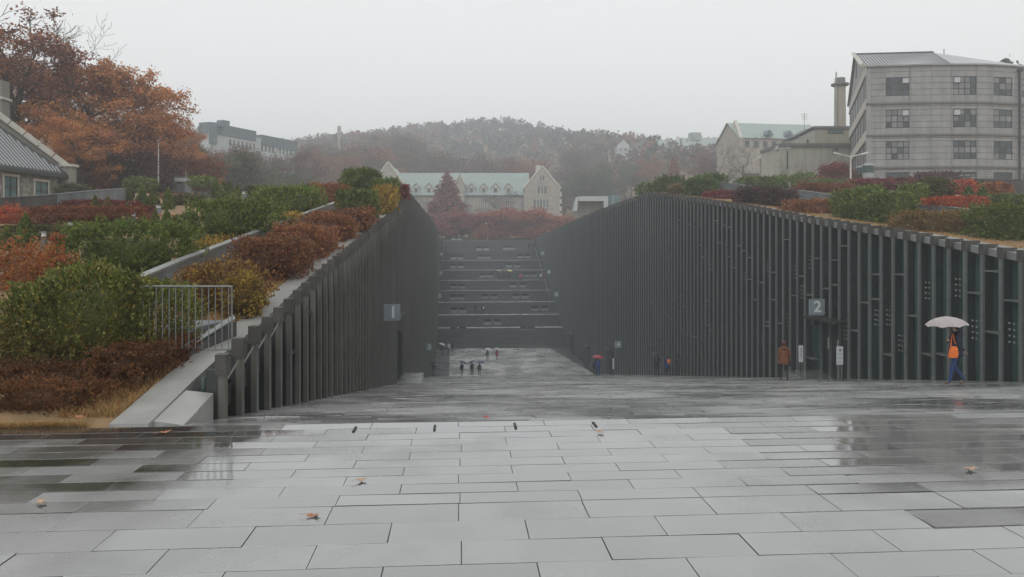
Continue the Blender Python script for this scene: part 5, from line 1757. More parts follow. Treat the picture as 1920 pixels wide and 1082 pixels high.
# ---------------------------------------------------------------- garden walls, railing, bench
def garden_wall(name, label, pts, h, w, m, capm, px=True, seg=3.0, below=1.2):
    """a wall along picture points of its top edge; stands h above the ground there"""
    V = []
    for q in pts:
        if len(q) == 3:
            V.append(at(*q))
        else:
            V.append(at(q[0], q[1], ray(q[0], q[1], h)))
    root = tag(empty(name, (V[0].x, V[0].y, V[0].z - h)), label, 'wall')
    for a, b in zip(V[:-1], V[1:]):
        n = max(1, int(round((b - a).length / seg)))
        for k in range(n):
            p, q = a.lerp(b, k / n), a.lerp(b, (k + 1) / n)
            e = (q - p).normalized() * .006
            MB().obox(p + e, q - e, w, (p.z - below - h, q.z - below - h), (p.z - .04, q.z - .04)).build('wall_panel', m, root)
            MB().obox(p, q, w + .06, (p.z - .036, q.z - .036), (p.z + .01, q.z + .01), off=-.03).build('wall_cap', capm, root)
    return root


garden_wall('garden_wall', 'long grey panelled wall rising diagonally through the left garden', [(250, 526, 12.6), (340, 488, 15.5), (440, 450, 20), (540, 412, 27), (630, 379, 35.5)], .6, .12, M['conc'], M['fascia'])
garden_wall('garden_wall', 'short far end of the grey wall between hedges at the left crest', [(676, 357, 40), (700, 350, 46)], .5, .12, M['conc'], M['fascia'])
garden_wall('garden_wall', 'stained dark wall in front of the stone house', [(-40, 373, 30), (60, 368, 33), (106, 364, 36)], 1.1, .2, M['conc_dark'], M['conc_dark'])
garden_wall('garden_wall', 'grey wall continuing right of the stained dark wall in the left garden', [(107, 364, 36), (158, 359, 38), (236, 353, 44)], .9, .2, M['conc'], M['conc'])
garden_wall('garden_wall', 'short blue-grey wall left of the long light green hedge', [(1344, 342, 66), (1386, 345, 62)], .9, .2, M['conc'], M['conc'])
garden_wall('garden_wall', 'curved grey terrace wall above the red-brown clipped hedge', [(1386, 346, 61), (1450, 354, 54), (1500, 357, 50), (1590, 369, 45)], 1.0, .2, M['conc'], M['conc'])
garden_wall('garden_wall', 'grey terrace wall below the fiery border at the right', [(1716, 384, 38), (1780, 388, 36), (1850, 397, 33), (1950, 402, 31)], .6, .2, M['conc'], M['conc'])
garden_wall('garden_wall', 'dark wall at the right edge before the stone office block', [(1812, 336, 62), (1990, 340, 58)], 1.2, .25, M['conc_dark'], M['conc_dark'])

# railing at the roof entrance, the little landing behind it
root = tag(empty('steel_railing', tuple(at(435, 655, 9.6))), 'plain steel railing with thin bars standing above the granite coping', 'railing')
tl, tr_ = at(262, 537, 9.75), at(435, 537, 9.6)
bl = at(435, 655, 9.6)
MB().tube([tl, tr_, bl], .014, 6).build('rail_frame', M['steel'], root)
n = 14
for i in range(n):
    f = (i + .5) / n
    t = tl.lerp(tr_, f)
    zb_ = max(bl.z, G(t.x, t.y) + .02) if i < 9 else bl.z
    MB().tube([(t.x, t.y, t.z), (t.x, t.y, zb_)], .007, 5).build('baluster', M['steel'], root)
MB().tube([at(384, 656, 9.62), bl], .012, 6).build('bottom_rail', M['steel'], root)
root = tag(empty('roof_landing', tuple(at(350, 600, 11))), 'grey metal landing slab with a sloping kerb behind the railing', 'landing')
z_l = at(350, 612, 10.9).z
a, b, c2, d2 = at(312, 640, 10.6), at(352, 640, 10.6), at(432, 598, 11.6), at(312, 598, 11.6)
MB().hexa([(q.x, q.y, z_l - .5) for q in (a, b, c2, d2)] + [(q.x, q.y, z_l + (.0 if i < 2 else .02)) for i, q in enumerate((a, b, c2, d2))]).build('landing_slab', M['conc'], root)
k0, k1 = at(346, 652, 10.2), at(437, 596, 11.4)
MB().tube([k0, k1], .045, 4).build('kerb', M['fascia'], root)
MB().obox(k0, k1, .05, (k0.z - .6, k1.z - .6), (k0.z - .05, k1.z - .05), off=-.06).build('kerb_wall', M['conc_dark'], root)
bpos = at(150, 741, 8.75)
root = tag(empty('stone_bench', (bpos.x, bpos.y, bpos.z - .2)), 'flat grey stone bench half hidden in the rust-brown hedges', 'bench')
MB().box(bpos.x - .3, bpos.x + .3, bpos.y - .1, bpos.y + .22, bpos.z - .02, bpos.z + .05).build('seat', M['conc'], root)
for s_ in (-1, 1):
    MB().box(bpos.x + s_ * .22 - .05, bpos.x + s_ * .22 + .05, bpos.y - .04, bpos.y + .16, bpos.z - .5, bpos.z - .02).build('leg', M['conc'], root)

# bollard lights
for px, t, b, lb in ((82, 433, 466, 'beside the round conifer at the left'), (132, 416, 436, 'behind the wide conifer hedge'), (250, 397, 423, 'left of the green-gold cone pair'), (297, 384, 402, 'between cones in mid garden'), (458, 358, 376, 'on the far left lawn, left of two'), (483, 352, 366, 'on the far left lawn, right of two')):
    d = ray(px, b)
    p = at(px, b, d)
    h = (b - t) * d / F_PX
    r = max(.06, 5.0 * d / F_PX)
    root = tag(empty('bollard_light', tuple(p)), 'grey garden bollard light with pale head ' + lb, 'bollard', 'bollard lights in the left garden')
    MB().lathe([(r, 0), (r, h * .72)], 12, tuple(p - Vector((0, 0, .05)))).build('post', M['conc'], root)
    MB().lathe([(r * .8, 0), (r * .8, h * .2)], 12, tuple(p + Vector((0, 0, h * .67)))).build('lamp_head', M['white_line'], root)
    MB().lathe([(r * 1.05, 0), (r * 1.05, h * .09)], 12, tuple(p + Vector((0, 0, h * .88)))).build('cap', M['fascia'], root)

# masts, booth, kiosks, street lamps
p = at(297, 345, 62); q = at(297, 265, 62)
root = tag(empty('flag_mast', tuple(p)), 'thin pale mast before the oak row', 'mast')
MB().tube([p, q], [.06, .035], 6).build('mast', M['white_line'], root)
MB().lathe([(.09, 0), (.09, .1)], 8, tuple(q)).build('finial', M['fascia'], root)
p = at(346, 344, 66)
root = tag(empty('white_booth', (p.x, p.y, p.z - .6)), 'tiny white-topped grey booth with an aerial at the far end of the left garden', 'booth')
MB().box(p.x - 1.1, p.x + .3, p.y - .8, p.y + .8, p.z - .8, p.z + .55).build('cabin', M['conc'], root)
MB().box(p.x - .5, p.x + .5, p.y - 1, p.y + .9, p.z + .1, p.z + .4).build('roof', M['plaster_white'], root)
MB().tube([(p.x + .1, p.y, p.z + .3), (p.x + .1, p.y, p.z + 1.1)], .025, 5).build('aerial', M['white_line'], root)


def kiosk(px0, px1, t, b, d, lb):
    p = at((px0 + px1) / 2, b, d)
    r = (px1 - px0) / 2 * d / F_PX
    h = (b - t) * d / F_PX
    root = tag(empty('round_kiosk', tuple(p)), lb, 'kiosk', 'twin round kiosks')
    MB().lathe([(r, -1), (r, h * .45)], 20, tuple(p)).build('drum', M['roof_grey'], root)
    MB().lathe([(r * 1.03, h * .45), (r * 1.03, h * .9)], 20, tuple(p)).build('green_band', M['kiosk_green'], root)
    MB().lathe([(r * 1.06, h * .9), (r * 1.06, h * .97), (r * .3, h * 1.02)], 20, tuple(p)).build('lid', M['plaster_white'], root)


kiosk(1606, 1622, 312, 336, 79, 'smaller green-banded round kiosk, left of the pair')
kiosk(1617, 1638, 308, 338, 77, 'larger green-banded round kiosk, right of the pair')
b_, t_ = at(1595, 345, 74), at(1595, 294, 74)
root = tag(empty('street_lamp', tuple(b_)), 'pale street lamp with two spread arms in front of the office gable', 'street lamp')
MB().tube([b_ - Vector((0, 0, 1)), t_], [.09, .06], 7).build('pole', M['white_line'], root)
for s_ in (-1, 1):
    e = at(1595 + s_ * 32, 286.5, 74)
    MB().tube([t_, e], [.05, .04], 5).build('arm', M['white_line'], root)
    h_ = at(1595 + s_ * 20, 289.5, 74)
    MB().tube([h_, e], [.08, .1], 6).build('lamp_head', M['white_line'], root)
b_, t_ = at(914, 444, 181), at(914, 419, 181)
root = tag(empty('street_lamp', tuple(b_)), 'small lamp post with two white globes at the head of the staircase', 'street lamp')
MB().tube([b_ - Vector((0, 0, 1)), t_], .06, 6).build('pole', M['white_line'], root)
for dx, dz in ((-.35, 0), (.2, -1.4)):
    MB().lathe([(.05, -.25), (.24, -.1), (.24, .1), (.05, .25)], 10, (t_.x + dx, t_.y, t_.z + dz)).build('globe', M['white_line'], root)
p = at(1508, 240, 150)
root = tag(empty('aerial', tuple(p)), 'thin roof aerial standing above the green-roofed building', 'aerial')
MB().tube([p - Vector((0, 0, 3)), at(1508, 212, 150)], .05, 5).build('mast', M['frame'], root)
for r_ in (214, 218, 223):
    MB().tube([at(1502, r_, 150), at(1514, r_, 150)], .03, 4).build('crossbar', M['frame'], root)
p = at(636, 262, 330)
root = tag(empty('water_tower', tuple(p)), 'slim pale tower on the far skyline left of the hill', 'tower')
MB().lathe([(.55, -12), (.6, 0), (.8, 1.5), (.85, 5.8), (.5, 6.2)], 12, tuple(p)).build('shaft', M['plaster'], root)
MB().lathe([(.9, 0), (.9, .25)], 12, (p.x, p.y, p.z + 2.4)).build('gallery', M['stone_course'], root)

# ---------------------------------------------------------------- number signs
def text_mesh(s, size, ext):
    cu = bpy.data.curves.new('t', 'FONT')
    cu.body = s; cu.size = size; cu.extrude = ext; cu.align_x = 'CENTER'; cu.align_y = 'CENTER'; cu.offset = size * .022
    ob = bpy.data.objects.new('t', cu)
    COL.objects.link(ob)
    dg = bpy.context.evaluated_depsgraph_get()
    me = bpy.data.meshes.new_from_object(ob.evaluated_get(dg))
    bpy.data.objects.remove(ob)
    me.name = 'numeral'
    me.materials.clear(); me.materials.append(M['sign_white'])
    return me


for txt, px, py, spx, left, lb in (('1', 735, 586, 31, True, 'large square grey sign with a white one above the left door'), ('2', 1532, 576, 30, False, 'large square grey sign with a white two above the right door'), ('3', 804, 651, 13, True, 'square grey sign with a white three low on the left wing'),
                                   ('4', 1159, 646, 13, False, 'square grey sign with a white four on the right wing'), ('5', 824, 555, 9, True, 'small grey sign with a white five beside the staircase'), ('6', 1043, 552, 9, False, 'small grey sign with a white six beside the staircase'),
                                   ('7', 826, 513, 8, True, 'small grey sign with a white seven beside the staircase'), ('8', 1029, 510, 8, False, 'small grey sign with a white eight beside the staircase'), ('9', 827, 477, 7, True, 'small grey sign with a white nine near the staircase head'), ('10', 1017, 475, 7.5, False, 'small grey sign with a white ten near the staircase head')):
    # plate stands out from the wall, square to it
    lo, hi = 9.0, 176.0
    for _ in range(50):
        m = (lo + hi) / 2
        X = (xl(m) + .35) if left else (xr(m) - .5)
        d = X * SN + m * CS
        p = 960 + F_PX * (X * CS - m * SN) / d
        if (p < px) == left: lo = m
        else: hi = m
    X = (xl(lo) + .35) if left else (xr(lo) - .5)
    d = X * SN + lo * CS
    z = at(px, py, d).z
    s_ = spx * d / F_PX
    root = tag(empty('number_sign', (X, lo, z)), lb, 'sign', 'door number signs')
    MB().box(-s_ / 2, s_ / 2, 0, .06, -s_ / 2, s_ / 2).build('plate', M['sign'], root, False)
    MB().tube([(0, .03, 0), ((-.6 if left else .6) - (s_ / 2 if left else -s_ / 2), .03, 0)], .03, 5).build('bracket', M['steel_dark'], root, False)
    o = link('numeral', text_mesh(txt, s_ * (.98 if len(txt) == 1 else .8), .012), None, root, False)
    o.rotation_euler = (math.pi / 2, 0, 0)
    o.location = (s_ * (.06 if left and len(txt) == 1 else .03), -.016, 0)

# upright notice stands by door two, slim white stand by door four
M['print'] = mat('printed_ink', (.10, .10, .11), .6, .05)
for px0, px1, t, b, foot, d, lb, logo in ((1498, 1506, 648, 679, 696, 33.5, 'narrow white notice board on two legs left of door two', False), (1569, 1581, 650, 684, 704, 30.2, 'white notice board on two legs right of door two', True)):
    c_ = at((px0 + px1) / 2, foot, d)
    w = (px1 - px0) * d / F_PX
    z0 = zfloor(c_.y)
    zt, zb_ = at(0, t, d).z, at(0, b, d).z
    root = tag(empty('notice_board', (c_.x, c_.y, z0)), lb, 'sign')
    MB().box(c_.x - w / 2, c_.x + w / 2, c_.y, c_.y + .05, zb_, zt).build('board', M['plaster_white'], root)
    for s_ in (-1, 1):
        MB().tube([(c_.x + s_ * w * .3, c_.y + .025, z0 - .03), (c_.x + s_ * w * .3, c_.y + .025, zb_)], .014, 6).build('leg', M['steel'], root)
    mb = MB()
    if logo:
        mb.tube([(c_.x, c_.y - .004, zt - .14), (c_.x, c_.y - .006, zt - .14)], .05, 10)
        for k in range(3):
            mb.box(c_.x - w * .36, c_.x + w * .36, c_.y - .005, c_.y - .002, zb_ + .1 + k * .16, zb_ + .112 + k * .16)
    else:
        for k in range(4):
            mb.box(c_.x - .025, c_.x + .025, c_.y - .005, c_.y - .002, zb_ + .22 + k * .11, zb_ + .29 + k * .11)
    tag(mb.build('print', M['print'], root), kind='stuff')
    MB().box(c_.x - w * .8, c_.x + w * .8, c_.y - .1, c_.y + .15, z0 - .05, z0 + .012).build('foot_plate', M['steel_dark'], root)
c_ = at(1150, 702, 62)
root = tag(empty('notice_board', (c_.x, c_.y, zfloor(c_.y))), 'slim white upright stand beside the people under the red umbrella', 'sign')
MB().box(c_.x - .06, c_.x + .06, c_.y, c_.y + .05, zfloor(c_.y) + .6, zfloor(c_.y) + 1.5).build('board', M['plaster_white'], root)
MB().tube([(c_.x, c_.y + .03, zfloor(c_.y) - .05), (c_.x, c_.y + .03, zfloor(c_.y) + .6)], .03, 6).build('leg', M['steel_dark'], root)

# ---------------------------------------------------------------- people
CM = {}


def cloth(c, rough=.8):
    k = tuple(round(v, 3) for v in c)
    if k not in CM:
        CM[k] = mat('cloth', c, rough, .14, 14, .2, 90)
    return CM[k]


SKIN = mat('skin', (.48, .29, .21), .55, .06, 20)
SHOE = mat('shoe_leather', (.03, .025, .022), .45, .15, 20)
SHOE_BR = mat('shoe_brown', (.13, .085, .06), .55, .15, 20)
STAND = dict(hipl=(-.09, 0, .88), kneel=(-.10, .02, .47), ankl=(-.10, -.02, .08), toel=(-.11, .15, .03), hipr=(.09, 0, .88), kneer=(.10, .02, .47), ankr=(.10, -.02, .08), toer=(.11, .15, .03),
             shl=(-.17, 0, 1.34), ell=(-.23, -.03, 1.07), wrl=(-.22, .06, .84), hal=(-.22, .09, .75), shr=(.17, 0, 1.34), elr=(.23, -.03, 1.07), wrr=(.22, .06, .84), har=(.22, .09, .75))
HOLD = dict(STAND, elr=(.22, .05, 1.10), wrr=(.12, .24, 1.16), har=(.10, .27, 1.22))
WALK = dict(HOLD, kneel=(-.09, .16, .49), ankl=(-.09, .10, .09), toel=(-.10, .27, .05), kneer=(.09, -.02, .48), ankr=(.09, -.30, .14), toer=(.10, -.15, .05))
STRIDE = dict(STAND, hipl=(-.09, .0, .88), kneel=(-.09, .12, .49), ankl=(-.09, .19, .09), toel=(-.10, .34, .11), hipr=(.09, -.01, .88), kneer=(.09, -.04, .47), ankr=(.09, -.28, .15), toer=(.09, -.14, .035),
              ell=(-.24, .06, 1.08), wrl=(-.13, .22, 1.17), hal=(-.11, .25, 1.23), elr=(.25, -.17, 1.10), wrr=(.26, -.35, .90), har=(.26, -.40, .83))


def body_mesh(P, mats, k=1.0, fingers=False, stout=1.0):
    """one continuous figure grown from a joint skeleton; mats: coat, trousers, shoe, skin"""
    V = [(0, 0, .93), (0, -.005, 1.10), (0, 0, 1.27), (0, -.01, 1.38), (0, 0, 1.45), (0, .012, 1.52), (0, .02, 1.585), (0, .01, 1.64)]
    Rr = [(.125, .10), (.115, .09), (.135, .095), (.09, .07), (.047, .047), (.06, .066), (.074, .088), (.045, .055)]
    E = [(0, 1), (1, 2), (2, 3), (3, 4), (4, 5), (5, 6), (6, 7)]
    tagm = [1, 0, 0, 0, 3, 3, 3, 3]

    def chain(root, pts):
        prev = root
        for p, r, t in pts:
            V.append(p); Rr.append((r, r) if not isinstance(r, tuple) else r); tagm.append(t)
            E.append((prev, len(V) - 1)); prev = len(V) - 1
        return prev
    for s in 'lr':
        h, kn, an, to = (Vector(P[n + s]) for n in ('hip', 'knee', 'ank', 'toe'))
        heel = an + (an - to).normalized() * .05; heel.z = min(an.z, an.z - .02)
        chain(0, [(h, .088, 1), (h.lerp(kn, .5), .072, 1), (kn, .056, 1), (kn.lerp(an, .35), .054, 1), (an, .036, 1), (an.lerp(to, .45) - Vector((0, 0, .01)), (.04, .035), 2), (to, (.038, .025), 2)])
        sh, el, wr, ha = (Vector(P[n + s]) for n in ('sh', 'el', 'wr', 'ha'))
        e = chain(3, [(sh, .064, 0), (sh.lerp(el, .5), .052, 0), (el, .045, 0), (el.lerp(wr, .5), .038, 0), (wr, .029, 0)])
        if fingers:
            dr = (ha - wr).normalized()
            side = dr.cross(Vector((0, 0, 1)) if abs(dr.z) < .9 else Vector((1, 0, 0))).normalized()
            nrm = side.cross(dr)
            palm = wr + dr * .05
            e = chain(e, [(palm, (.03, .02), 3)])
            for q, L in ((-.024, .062), (-.008, .072), (.008, .07), (.024, .055)):
                a = palm + dr * .035 + side * q
                chain(e, [(a, .0085, 3), (a + dr * L * .55 + nrm * .012, .008, 3), (a + dr * L * .8 + nrm * .034, .0075, 3)])
            chain(e, [(wr + dr * .035 + side * .032, .0095, 3), (wr + dr * .07 + side * .045 + nrm * .02, .0085, 3)])
        else:
            chain(e, [(ha, (.03, .02), 3)])
    me = bpy.data.meshes.new('skel')
    me.from_pydata([tuple(Vector(v) * k) for v in V], E, [])
    ob = bpy.data.objects.new('skel', me)
    COL.objects.link(ob)
    md = ob.modifiers.new('s', 'SKIN')
    md.branch_smoothing = .4
    for i, sv in enumerate(me.skin_vertices[0].data):
        f = stout if tagm[i] == 0 else 1.0
        sv.radius = (Rr[i][0] * k * f, Rr[i][1] * k * f)
        sv.use_root = (i == 0)
    sb = ob.modifiers.new('b', 'SUBSURF'); sb.levels = 1; sb.render_levels = 1
    dg = bpy.context.evaluated_depsgraph_get()
    out = bpy.data.meshes.new_from_object(ob.evaluated_get(dg))
    out.name = 'body'
    bpy.data.objects.remove(ob)
    out.materials.clear()
    for m in mats:
        out.materials.append(m)
    sk = np.array([tuple(Vector(v) * k) for v in V])
    segA = np.array([sk[a] for a, b in E]); segB = np.array([sk[b] for a, b in E])
    segT = np.array([tagm[b] for a, b in E])
    c = np.zeros(len(out.polygons) * 3); out.polygons.foreach_get('center', c); c = c.reshape(-1, 3)
    AB = segB - segA
    L2 = (AB ** 2).sum(1)
    t = np.clip(((c[:, None] - segA[None]) * AB[None]).sum(2) / L2[None], 0, 1)
    dist = np.linalg.norm(c[:, None] - (segA[None] + t[..., None] * AB[None]), axis=2)
    rad = np.array([max(Rr[a][0], Rr[b][0]) for a, b in E]) * k
    out.polygons.foreach_set('material_index', segT[np.argmin(dist - rad * .6, 1)].astype(np.int32))
    out.polygons.foreach_set('use_smooth', [True] * len(out.polygons))
    out.update()
    return out


def ring_loft(rings, n=16, thick=True):
    """closed skirt of elliptical rings (cx, cy, z, rx, ry)"""
    mb = MB()
    for cx, cy_, z, rx, ry in rings:
        for k in range(n):
            a = 2 * math.pi * k / n
            w = 1 + .025 * math.sin(a * 5 + z * 9)
            mb.v.append((cx + rx * math.cos(a) * w, cy_ + ry * math.sin(a) * w, z))
    for i in range(len(rings) - 1):
        for k in range(n):
            mb.f.append([i * n + k, i * n + (k + 1) % n, (i + 1) * n + (k + 1) % n, (i + 1) * n + k]); mb.m.append(0)
    mb.f.append(list(range(n))[::-1]); mb.m.append(0)
    mb.f.append([(len(rings) - 1) * n + k for k in range(n)]); mb.m.append(0)
    mb.sm = True
    return mb


def person(label, loc, face, pose, coat, legs, hair, k=1.0, long_coat=None, hair_len=.12, fingers=False, shoe=None, group=None, hood=None, stout=1.12):
    """face: heading in radians, 0 looks away from the camera along +Y"""
    root = empty('person', loc, face)
    tag(root, label, 'person', group)
    body = link('body', body_mesh(pose, [cloth(coat), cloth(legs), shoe or SHOE, SKIN], k, fingers, stout))
    body.parent = root
    # hair: cap over the skull and a fall down the back
    hb = MB()
    n = 12
    prof = [(.0, 1.672), (.05, 1.664), (.082, 1.635), (.094, 1.59), (.088, 1.545), (.075, 1.545 - hair_len), (.04, 1.53 - hair_len)]
    for r, z in prof:
        for q in range(n):
            a = 2 * math.pi * q / n
            fr = math.sin(a)                                   # +Y is the face: hair stays high there
            zz = z if fr < .35 else max(z, 1.60)
            rr = r if fr < .35 else min(r, .088)
            if z < 1.53 and fr < .35:
                rr = max(.055, r) * (1.0 if fr < 0 else .95)
            hb.v.append((rr * math.cos(a) * k, (rr * 1.12 * math.sin(a) + .005) * k, zz * k))
    for i in range(len(prof) - 1):
        for q in range(n):
            hb.f.append([i * n + q, i * n + (q + 1) % n, (i + 1) * n + (q + 1) % n, (i + 1) * n + q]); hb.m.append(0)
    hb.sm = True
    h = link('hair', hb.mesh('hair', cloth(hair, .6))); h.parent = root
    if long_coat is not None:
        z0 = long_coat
        rg = [(0, -.005, z0, .20, .165), (0, -.005, z0 + .03, .215, .175), (0, 0, .95, .19, .15), (0, 0, 1.10, .165, .125), (0, 0, 1.27, .185, .125), (0, -.005, 1.37, .15, .10), (0, -.01, 1.42, .075, .07)]
        c = link('coat', ring_loft([tuple(v * k for v in r) for r in rg]).mesh('coat', cloth(coat))); c.parent = root
    if hood:
        c = link('hood', ring_loft([tuple(v * k for v in r) for r in [(0, -.1, 1.30, .05, .03), (0, -.11, 1.36, .12, .06), (0, -.09, 1.43, .12, .07), (0, -.05, 1.46, .08, .05)]]).mesh('hood', cloth(hood))); c.parent = root
    if fingers:
        fm = MB()
        for s_ in (-1, 1):
            fm.lathe([(.004, -.006), (.010, 0), (.004, .006)], 8, (s_ * .03 * k, .108 * k, 1.565 * k))
        e = link('eyes', fm.mesh('eyes', cloth((.02, .015, .012)))); e.parent = root; tag(e, kind='stuff')
        nm = MB().add([(-.012 * k, .105 * k, 1.53 * k), (.012 * k, .105 * k, 1.53 * k), (0, .102 * k, 1.57 * k), (0, .132 * k, 1.535 * k)], [(0, 1, 3), (1, 2, 3), (2, 0, 3), (0, 2, 1)])
        e = link('nose', nm.mesh('nose', SKIN)); e.parent = root
        e = link('mouth', MB().box(-.02 * k, .02 * k, .098 * k, .108 * k, 1.505 * k, 1.513 * k).mesh('mouth', cloth((.35, .12, .1)))); e.parent = root
    return root


def umbrella(label, hand, tilt, az, color, r=.52, top=.62, near=False, group=None, grip=.16):
    """hand: where the shaft is held; tilt towards az"""
    root = empty('umbrella', hand)
    root.rotation_euler = Euler((0, tilt, az))
    tag(root, label, 'umbrella', group)
    n = 8
    mb = MB()
    m = 4
    rings = [(0.0, top + .02), (.28, top - .005), (.55, top - .05), (.8, top - .12), (1.0, top - .215)]
    sub = 3
    seg = n * sub
    for f, z in rings:
        for q in range(seg):
            a = 2 * math.pi * q / seg
            ph = (q % sub) / sub
            sag = math.sin(ph * math.pi)
            mb.v.append((r * f * math.cos(a) * (1 - .035 * sag * f), r * f * math.sin(a) * (1 - .035 * sag * f), z + .035 * sag * f * f))
    for i in range(len(rings) - 1):
        for q in range(seg):
            mb.f.append([i * seg + q, i * seg + (q + 1) % seg, (i + 1) * seg + (q + 1) % seg, (i + 1) * seg + q]); mb.m.append(0)
    me = mb.mesh('canopy', cloth(color, .6))
    o = link('canopy', me); o.parent = root
    md = o.modifiers.new('t', 'SOLIDIFY'); md.thickness = .004
    steel = M['steel']
    o = link('shaft', MB().tube([(0, 0, -grip + .1), (0, 0, top + .07)], .006, 6).mesh('shaft', steel)); o.parent = root
    o = link('handle', MB().tube([(0, 0, -grip), (0, 0, -grip + .12)], .014, 8).mesh('handle', M['dark'])); o.parent = root
    if near:
        for q in range(n):
            a = 2 * math.pi * q / n
            c, s = math.cos(a), math.sin(a)
            o = link('rib', MB().tube([(r * f * c, r * f * s, z - .012) for f, z in rings], .0035, 4).mesh('rib', steel)); o.parent = root
            o2 = link('stretcher', MB().tube([(.01 * c, .01 * s, top - .25), (r * .5 * c, r * .5 * s, top - .055)], .003, 4).mesh('stretcher', steel)); o2.parent = o
    return root


def stand_at(px, d, floor=zfloor):
    p = at(px, 600, d)
    return Vector((p.x, p.y, floor(p.y)))


def hand_of(loc, face, pose, k, which='r'):
    h = Vector(pose['ha' + which]) * k
    return Vector(loc) + Matrix.Rotation(face, 3, 'Z') @ h


# the woman with the pale umbrella, walking left
k = 1.0
loc = stand_at(1791, 19.6); loc.z += .01
face = math.radians(82)
person('person striding left in navy jacket and blue jeans under a pale pink umbrella', loc, face, STRIDE, (.012, .016, .036), (.025, .055, .16), (.02, .014, .012), k, .80, .06, True, SHOE_BR, None, (.02, .025, .05))
hnd = hand_of(loc, face, STRIDE, k, 'l')
umbrella('pale pink umbrella held over the person in blue jeans', hnd + Vector((0, 0, .02)), -.07, math.radians(0), (.38, .335, .335), .51, .56, True)
bag = empty('tote_bag', (0, 0, 0))
Rm = Matrix.Rotation(face, 3, 'Z')
bag.location = loc + Rm @ Vector((-.27, .17, .80))
bag.rotation_euler = (0, .12, face)
tag(bag, 'bright orange tote bag hanging from the shoulder of the walking person', 'bag')
OR_ = cloth((.75, .16, .02), .5)
sack = MB()
for y0, y1, x0, x1, z in ((-.07, .12, -.04, .04, -.03), (-.09, .12, -.055, .055, .05), (-.09, .08, -.05, .05, .19), (-.08, .06, -.02, .02, .27)):
    sack.v += [(x0, y0, z), (x1, y0, z), (x1, y1, z), (x0, y1, z)]
for i in range(3):
    for q in range(4):
        sack.f.append([i * 4 + q, i * 4 + (q + 1) % 4, i * 4 + 4 + (q + 1) % 4, i * 4 + 4 + q]); sack.m.append(0)
sack.f += [[3, 2, 1, 0], [12, 13, 14, 15]]; sack.m += [0, 0]
o = link('bag_body', sack.mesh('bag_body', OR_)); o.parent = bag
for s_ in (-1, 1):
    o = link('strap', MB().tube([(s_ * .015, -.08, .28), (.02, -.04, .42), (.07, -.06, .585), (.10, -.05, .59), (.05, .0, .48), (s_ * .015, .06, .28)], .011, 5).mesh('strap', OR_)); o.parent = bag
# the person in the orange coat, seen from behind
loc = stand_at(1470, 31.5)
person('person in a rust-orange coat and dark trousers walking away beside door two', loc, math.radians(-14), dict(WALK, elr=(.23, -.02, 1.07), wrr=(.21, .12, .92), har=(.20, .16, .86)), (.17, .058, .024), (.012, .012, .014), (.075, .022, .016), 1.0, .70, .2, True, None, None, (.13, .042, .02))
hnd = loc + Matrix.Rotation(math.radians(-14), 3, 'Z') @ Vector((.25, .10, .62))
bag = tag(empty('hand_bag', tuple(hnd), math.radians(-14)), 'dark handbag carried at the side of the person in the orange coat', 'bag')
o = link('bag_body', MB().hexa([(-.05, -.15, 0), (.05, -.15, 0), (.05, .15, 0), (-.05, .15, 0), (-.03, -.11, .2), (.03, -.11, .2), (.03, .11, .2), (-.03, .11, .2)]).mesh('bag_body', cloth((.012, .012, .014)))); o.parent = bag
o = link('strap', MB().tube([(0, -.09, .19), (-.02, -.04, .3), (-.02, .04, .3), (0, .09, .19)], .01, 5).mesh('strap', cloth((.012, .012, .014)))); o.parent = bag

